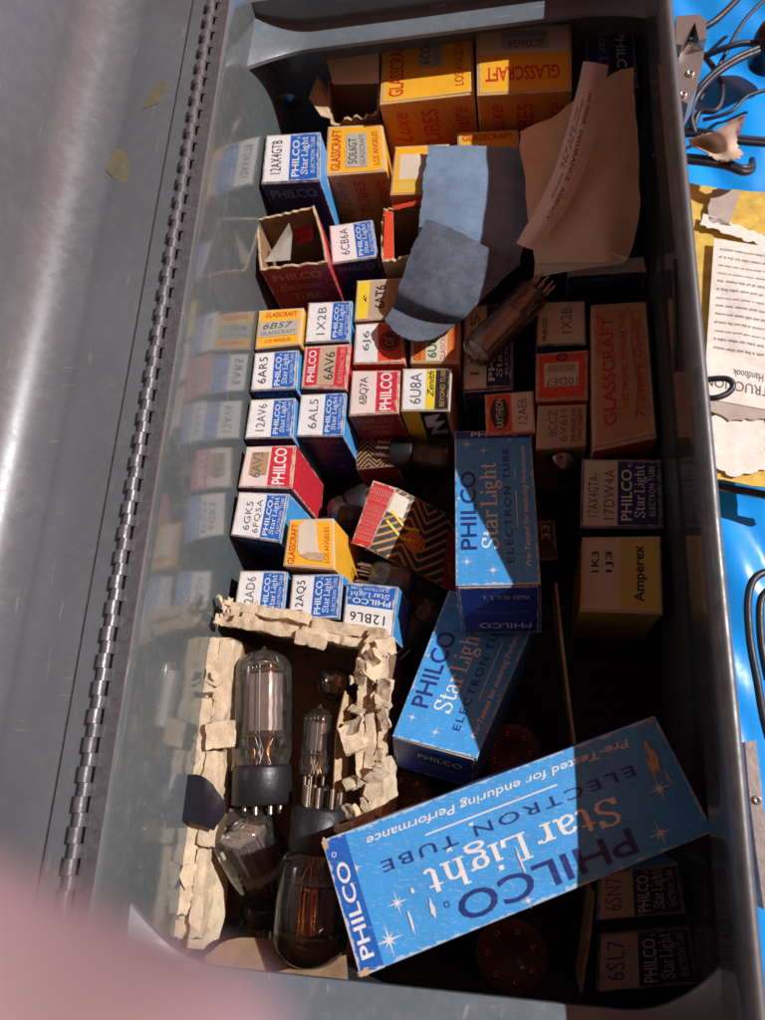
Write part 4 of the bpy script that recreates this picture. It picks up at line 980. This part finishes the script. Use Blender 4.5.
flange(True); flange(False)
# piano hinge
HX, HZ = -15.95, 9.0
m = MB(); m.box((HX+.58, 15, HZ-.14), (.6, YF-YN+6, .06), 'hinge_steel'); m.box((HX, 15, HZ-.3), (.82, YF-YN+6, .05), 'gap_shade'); m.box((HX-.70, 15, HZ-.16), (.8, YF-YN+6, .06), 'lid_paint')  # dark strip under the knuckles paints the shade in their notches
m.tube([(HX, YN-3, HZ), (HX, 15, HZ), (HX, YF+3, HZ)], .11, 'gap_shade', 10)
hinge = m.build('piano_hinge', case)
hp = 1.02; mesh_cache = {}
for i in range(0, 50):
    y = -6.2+i*hp
    for s, (r, ln, off) in enumerate(((.235, .53, 0), (.205, .46, .545))):
        if i*2+s >= 132: break
        if s not in mesh_cache:
            m = MB(); m.lathe([(.10, 0), (r, 0), (r, .001), (r, ln-.001), (r, ln), (.10, ln)], 'hinge_steel', 16, Matrix.Rotation(-math.pi/2, 4, 'X'))
            sx = -1 if s == 0 else 1; m.box((sx*.19, ln/2, -.10), (.36, ln, .13), 'hinge_steel')
            o = m.build('hinge_knuckle', hinge, (0, 0, 0)); mesh_cache[s] = o
        else:
            o = mesh_cache[s].copy(); COL.objects.link(o); o.parent = hinge
        o.location = V((HX+(-.035 if s == 0 else .035), y+off, HZ))-V(case['org'])
# gaps in the leaves between knuckles
# lid: hinged wall, rounded corner, panel rising to the left
pl = [(HX-.10, HZ-.10), (HX-.6, HZ-.1), (HX-1.15, HZ-.12)]
lipp = [(HX-1.23, HZ-.16), (HX-1.26, HZ-.14), (HX-1.6, HZ-.12), (HX-2.8, HZ-.25), (HX-4.0, HZ-.36)]
cx, cz, rr_ = HX-4.2, HZ+2.0, 2.4
arc = [(cx+rr_*math.cos(math.radians(a)), cz+rr_*math.sin(math.radians(a))) for a in range(-88, -196, -9)]
ang = math.radians(-195+90)
ex, ez = arc[-1]; pan = [(ex-math.cos(math.radians(75))*k+.0, ez+math.sin(math.radians(75))*k) for k in (2, 5, 9, 14, 20, 26)]
def lidf(prof, th=0.):
    def f(s, t):
        i = int(t); y = YN-4+(YF-YN+8)*s; return V((prof[i][0]+wav(y, prof[i][1], 9)*.8, y, prof[i][1]-th))
    return f
full = lipp+arc+pan
lid = None
m = MB(); S40 = [i/40 for i in range(41)]
m.grid(lidf(pl), S40, list(range(len(pl))), 'lid_paint')
m.grid(lambda s, t: V((HX-1.15-.03*t, YN-4+(YF-YN+8)*s, HZ-.12-.12*t)), S40, [0, 1], 'gap_shade')
m.grid(lidf([(HX-1.22, HZ-.3)]+full[:2]), S40, [0, 1, 2], 'gap_shade'); m.grid(lidf(full[1:]), S40, list(range(len(full)-1)), 'lid_paint')
m.grid(lidf([(a-.12, b-.1) for a, b in full]), S40, list(range(len(full))), 'lid_paint')
lid = m.build('lid', case)
def lidz(x):
    pr = [(HX-1.26, HZ-.11), (HX-1.6, HZ-.12), (HX-2.8, HZ-.25), (HX-4.0, HZ-.36)]
    for (x0, z0), (x1, z1) in zip(pr[:-1], pr[1:]):
        if x1 <= x <= x0: return z0+(z1-z0)*(x0-x)/(x0-x1)
    return pr[-1][1] if x < pr[-1][0] else pr[0][1]
def residue(pts):
    m = MB(); q = []
    n = len(pts); rr = random.Random(n)
    for i in range(n):
        (a, b), (c_, d) = pts[i], pts[(i+1) % n]
        for k in range(4):
            z = 8.8; x_, y_ = a+(c_-a)*k/4+rr.uniform(-.6, .6), b+(d-b)*k/4+rr.uniform(-.6, .6)
            for _ in range(4): v = P(x_, y_, z); z = lidz(v.x)+.8*wav(v.y, z, 9)+.02
            q.append(V((v.x, v.y, z)))
    ctr = sum(q, V())/len(q); 
    for i in range(len(q)): m.poly([ctr, q[i], q[(i+1) % len(q)]], 'residue'); m.poly([q[i], q[i]-V((0, 0, .03)), q[(i+1) % len(q)]-V((0, 0, .03)), q[(i+1) % len(q)]], 'residue')
    m.build('tape_residue', lid)
residue([(105, 170), (117, 148), (124, 150), (130, 168), (126, 184), (115, 178)])
residue([(140, 110), (152, 90), (163, 81), (168, 86), (158, 103), (148, 106)])
# latches outside the right wall
def latch(pts, z0, z1, holes):
    m = MB(); top = [P(a, b, z1) for a, b in pts]; bot = [V((q.x, q.y, z0)) for q in top]; n = len(top)
    m.poly(top[::-1], 'steel'); m.poly(bot, 'steel')
    for i in range(n): j = (i+1) % n; m.poly([top[i], top[j], bot[j], bot[i]], 'steel')
    o = m.build('latch', case)
    for (a, b, r) in holes:
        m = MB(); Mx = Matrix.Translation(P(a, b, z1)); m.lathe([(r, -.05), (r, .06), (r*.6, .12), (r*.55, .02), (.001, .02)], 'steel', 14, Mx); m.build('latch_rivet', o)
latch([(674, 38), (680, 36), (690, 39), (706, 38), (703, 62), (697, 88), (688, 104), (681, 100), (677, 70)], 5.5, 7.0, [(690, 74, .20), (683, 95, .18)])
latch([(676, 16), (700, 14), (706, 20), (707, 38), (699, 40), (695, 22), (690, 30), (682, 45), (676, 44)], 6.8, 7.6, [])
latch([(745, 742), (756, 740), (762, 790), (768, 850), (770, 908), (764, 910), (756, 850), (749, 790)], 4.5, 5.6, [(757, 800, .15)])

# ------------------------------------------------------------------ ground outside: tarp, cables, papers
ZG = -8.4
m = MB()
def tarpf(s, t):
    x = -150+300*s; y = -150+300*t
    return V((x, y, ZG))
m.grid(tarpf, [i/20 for i in range(21)], [i/20 for i in range(21)], 'tarp')
g = m.build('ground', None, (0, 0, ZG)); tag(g, 'bright blue plastic tarpaulin under the case', 'tarpaulin', None, 'structure')
m = MB(); nx = 90
def wr(s, t):
    x = 7.4+34*s; y = -12+72*t
    d = min(s, 1-s, t, 1-t)*12; d = min(1, d)
    h = .12+.9*abs(noise.noise(V((x*.30+y*.1, y*.17, 5))))+(1-min(1, abs(noise.noise(V((x*.10+y*.05, y*.07, 1))))*5))*.5+.35*noise.noise(V((x*.16, y*.13, 7)))+.08*noise.noise(V((x*.9, y*.6, 3)))
    return V((x, y, ZG+.05+max(0, h)*d))
m.grid(wr, [i/nx for i in range(nx+1)], [i/160 for i in range(161)], 'tarp')
w = m.build('ground_tarpaulin', None, (20, 20, ZG)); tag(w, 'wrinkled glossy blue tarpaulin beside the case', 'tarpaulin', None, 'structure')
def crv(pts, n=10):
    P_ = [V(q) for q in pts]; out = []
    for i in range(len(P_)-1):
        a = P_[max(i-1, 0)]; b = P_[i]; c = P_[i+1]; d = P_[min(i+2, len(P_)-1)]
        for k in range(n):
            u = k/n; out.append(.5*((2*b)+(c-a)*u+(2*a-5*b+4*c-d)*u*u+(3*b-a-3*c+d)*u**3))
    out.append(P_[-1]); return out
def cable(label, pts, r=.25, twin=0., mat='rubber'):
    r *= .82; twin *= .82
    q = [P(*p) for p in pts]; m = MB(); m.tube(crv(q), r, mat, 12)
    if twin: m.tube(crv([v+V((0, -twin, .02)) for v in q]), r, mat, 12)
    o = m.build('cable', None, q[0]); tag(o, label, 'cable', 'black cables on the tarpaulin'); return o
cable('thick shiny grey cable rising to the top right corner', [(700, 30, -4), (716, 20, -4), (735, 2, -4.2), (750, -15, -4.5)], .26)
cable('black cable arching from the latch to the round plug', [(705, 56, -5), (725, 48, -4.6), (745, 43, -4.6), (768, 46, -5)], .24)
cable('black cable looping down left and back up to the round plug', [(700, 140, -5.2), (691, 118, -4.6), (695, 95, -4.4), (712, 74, -4.2), (735, 58, -4.2), (758, 48, -4.4)], .22, .42)
cable('thin black cable loop below the latch', [(703, 54, -6), (716, 72, -6), (722, 92, -6), (716, 110, -6), (700, 112, -6), (694, 125, -6.2)], .24)
cable('pair of black cables running right under the torn paper scrap', [(675, 131, -5), (700, 131, -4.8), (730, 137, -4.8), (775, 141, -5)], .22, .4)
cable('thick black cable bundle bending round and casting a curved shadow', [(678, 156, -4), (700, 158, -3.8), (725, 162, -3.8), (742, 168, -3.8), (751, 166, -4.2), (752, 160, -5)], .24, .42)
cable('small dark cable loop showing past the rim beside the printed page', [(700, 397, -3.5), (715, 398, -3.2), (728, 393, -3.2), (733, 385, -3.2), (727, 379, -3.2), (712, 379, -3.4), (700, 381, -3.6)], .20)
cable('long black cable curving down the right edge', [(772, 570, -5), (755, 578, -4.8), (748, 600, -4.8), (750, 640, -4.9), (757, 680, -5), (764, 720, -5.2), (775, 760, -5.4)], .24)
cable('second black cable inside the curve at the right edge', [(775, 586, -5.4), (761, 600, -5.4), (761, 640, -5.4), (768, 680, -5.4)], .24)
cable('thin blue black lead crossing the loops at the top right', [(700, 100, -6), (722, 60, -5.4), (745, 20, -5.2), (775, -10, -5.4)], .16)
cable('thin blue black lead curling under the round plug', [(703, 120, -6.4), (730, 112, -6.2), (748, 96, -6.2), (775, 88, -6.4)], .16)
def plug(label, px, py, z, r, h):
    root = thing('cable_plug', label, 'plug', P(px, py, z-h)); m = MB(); Mx = Matrix.Translation(P(px, py, z-h))
    m.lathe([(.001, 0), (r, 0), (r*1.02, h*.7), (r*.9, h*.95), (r*.5, h), (.001, h*.9)], 'dark_plastic', 26, Mx); m.build('plug_body', root)
    m = MB(); m.lathe([(r*.55, h*.9), (r*.58, h*1.15), (r*.4, h*1.2), (.001, h*1.1)], 'rubber', 20, Mx); m.build('plug_cap', root)
plug('round black plug at the top right edge', 768, 62, -4, 1.3, 2.5)
plug('flat black connector at the lower right edge', 768, 843, -3, 1.0, 2.0)
m = MB(); c = [[P(655, 178, -5.6), P(700, 186, -5.5), P(780, 196, -5.4)], [P(660, 320, -5.6), P(720, 330, -5.4), P(790, 330, -5.3)], [P(680, 478, -5.6), P(725, 482, -5.4), P(800, 494, -5.3)]]
fold = thing('paper_folder', 'yellow paper folder stained and torn lying right of the case', 'folder', P(730, 330, -6))
sheet(m, c, 'book_yellow', .12, 8, .1, .3, rag=.08); m.build('folder_cover', fold)
m = MB(); c = [[P(668, 480, -5.9), P(725, 484, -5.9), P(800, 498, -5.9)], [P(668, 488, -6), P(725, 492, -6), P(800, 506, -6)]]; sheet(m, c, 'rubber', .2, 5); m.build('folder_spine', fold)
def flat(name, pts, mat, z, par, rag=.12, dz=.03):
    m = MB(); rr = random.Random(len(pts)*7+int(pts[0][0])); q = []
    for (a, b), (c_, d) in zip(pts, pts[1:]+pts[:1]):
        n = max(1, int(math.hypot(c_-a, d-b)/4))
        for k in range(n): v = P(a+(c_-a)*k/n, b+(d-b)*k/n, z); q.append(v+V((rr.uniform(-rag, rag), rr.uniform(-rag, rag), 0)))
    m.poly(q, mat); n = len(q); D = V((0, 0, -dz))
    for i in range(n): m.poly([q[i], q[i]+D, q[(i+1) % n]+D, q[(i+1) % n]], mat)
    return m.build(name, par)
flat('grey_patch', [(712, 188), (740, 192), (730, 226), (708, 222)], 'book_grey', -5.1, fold)
flat('torn_patch', [(700, 224), (722, 232), (765, 246), (800, 250), (800, 236), (765, 236), (730, 222), (705, 214)], 'book_paper', -5.1, fold, .10)
flat('torn_patch', [(700, 430), (720, 408), (765, 412), (765, 470), (735, 476), (712, 468)], 'book_paper', -5.12, fold, .09)
page = thing('printed_page', 'white printed booklet page lying upside down on the yellow folder', 'booklet page', P(740, 320, -5))
zp = -4.98
q = [P(714, 238, zp), P(800, 252, zp), P(800, 416, zp), P(703, 398, zp)]
m = MB(); sf = Surf(q[3], q[2], q[1], q[0], .12, .02); sf.base(m, 'book_paper', 10); p = Print(m, sf, 180)
rr = random.Random(5)
p.text('INSTRUCTION', .12, .87, .99, .925, 'ink_grey', 2, .0); p.text('Handbook', .38, .80, .70, .845, 'ink_grey', 2)
words = ['the', 'set', 'of', 'tube', 'and', 'with', 'panel', 'socket', 'line', 'test', 'for', 'control', 'when', 'meter', 'is']
for k in range(13):
    y = .06+k*.052; ws = ' '.join(rr.choice(words) for _ in range(9)); p.text(ws, .06+.02*rr.random(), y, .93, y+.018, 'ink_grey', 2)
m.build('paper_sheet', page)
flat('torn_patch', [(703, 386), (722, 380), (765, 392), (800, 396), (800, 424), (765, 418), (730, 420), (705, 408)], 'book_grey', -5.02, page, .09)
m = MB(); c = [[P(688, 138, -3.4), P(702, 134, -2.8), P(720, 128, -2.4), P(747, 114, -1.8)], [P(692, 146, -3.6), P(708, 142, -3.8), P(722, 136, -2.6), P(742, 126, -2.6)], [P(706, 153, -3.2), P(718, 152, -3.6), P(730, 148, -3.4), P(737, 142, -3.8)], [P(722, 159, -3.4), P(729, 160, -3.2), P(736, 158, -3.2), P(742, 152, -3.4)]]
sheet(m, c, 'scrap', .06, 6, .25, .8, rag=.08); tag(m.build('paper_scrap', None, P(715, 140, -4)), 'crumpled beige paper scrap lying on the black cables', 'paper scrap')
# ------------------------------------------------------------------ the fingertip close to the lens
fr = 1.0
ctrl = [PD(-900, 815, 3.97), PD(-560, 950, 3.47), PD(-300, 1075, 3.10), PD(-92, 1185, 2.91), PD(90, 1270, 2.79), PD(260, 1350, 2.73)]
m = MB(); pts = crv(ctrl, 8); n = len(pts); rads = []
for i in range(n):
    u = i/(n-1); r = (1.25-.06*u+.03*math.sin(u*7))*.62
    if u > .80: r *= math.sqrt(max(.0004, 1-((u-.80)/.20)**2.2))
    rads.append(r)
m.tube(pts, 1, 'skin', 28, True, rads)
fo = m.build('finger', None, ctrl[0]); tag(fo, 'blurred pink fingertip very close at the lower left corner', 'finger')

# ------------------------------------------------------------------ light
wd = bpy.data.worlds.new('World'); sc.world = wd; wd.use_nodes = True; t = wd.node_tree; bg = t.nodes['Background']
sd = V((1.0, .28, .96)).normalized()
elev = math.asin(sd.z); az = math.atan2(sd.x, sd.y)
sky = N(t, 'ShaderNodeTexSky'); sky.sky_type = 'NISHITA'; sky.sun_disc = False; sky.sun_elevation = elev; sky.sun_rotation = az
mx = N(t, 'ShaderNodeMix', data_type='RGBA', blend_type='MULTIPLY'); mx.inputs['Factor'].default_value = 1
L(t, sky.outputs[0], mx.inputs[6]); mx.inputs[7].default_value = (1.3, .30, .115, 1)
L(t, mx.outputs[2], bg.inputs[0]); bg.inputs[1].default_value = .115
sl = bpy.data.lights.new('sun', 'SUN'); sl.energy = 4.9; sl.angle = math.radians(.5); sl.color = (.96, .97, 1)
so = bpy.data.objects.new('sun', sl); COL.objects.link(so); so.rotation_euler = sd.to_track_quat('Z', 'Y').to_euler(); so.location = sd*100

cam = bpy.data.cameras.new('camera'); co = bpy.data.objects.new('camera', cam); COL.objects.link(co)
mw = Matrix.Identity(4)
for i in range(3): mw[i][0] = CR[i]; mw[i][1] = -CD[i]; mw[i][2] = -CF[i]; mw[i][3] = CAM[i]
co.matrix_world = mw
cam.sensor_fit = 'VERTICAL'; cam.sensor_height = 36; cam.lens = F/1020*36; cam.clip_start = .1; cam.clip_end = 2000
cam.dof.use_dof = True; cam.dof.focus_distance = 35; cam.dof.aperture_fstop = cam.lens*1e-3/(2*.10)
sc.camera = co
sc.view_settings.view_transform = 'Standard'; sc.view_settings.look = 'None'; sc.view_settings.exposure = 0; sc.view_settings.gamma = 1
for o in list(bpy.data.objects):
    if 'org' in o: del o['org']
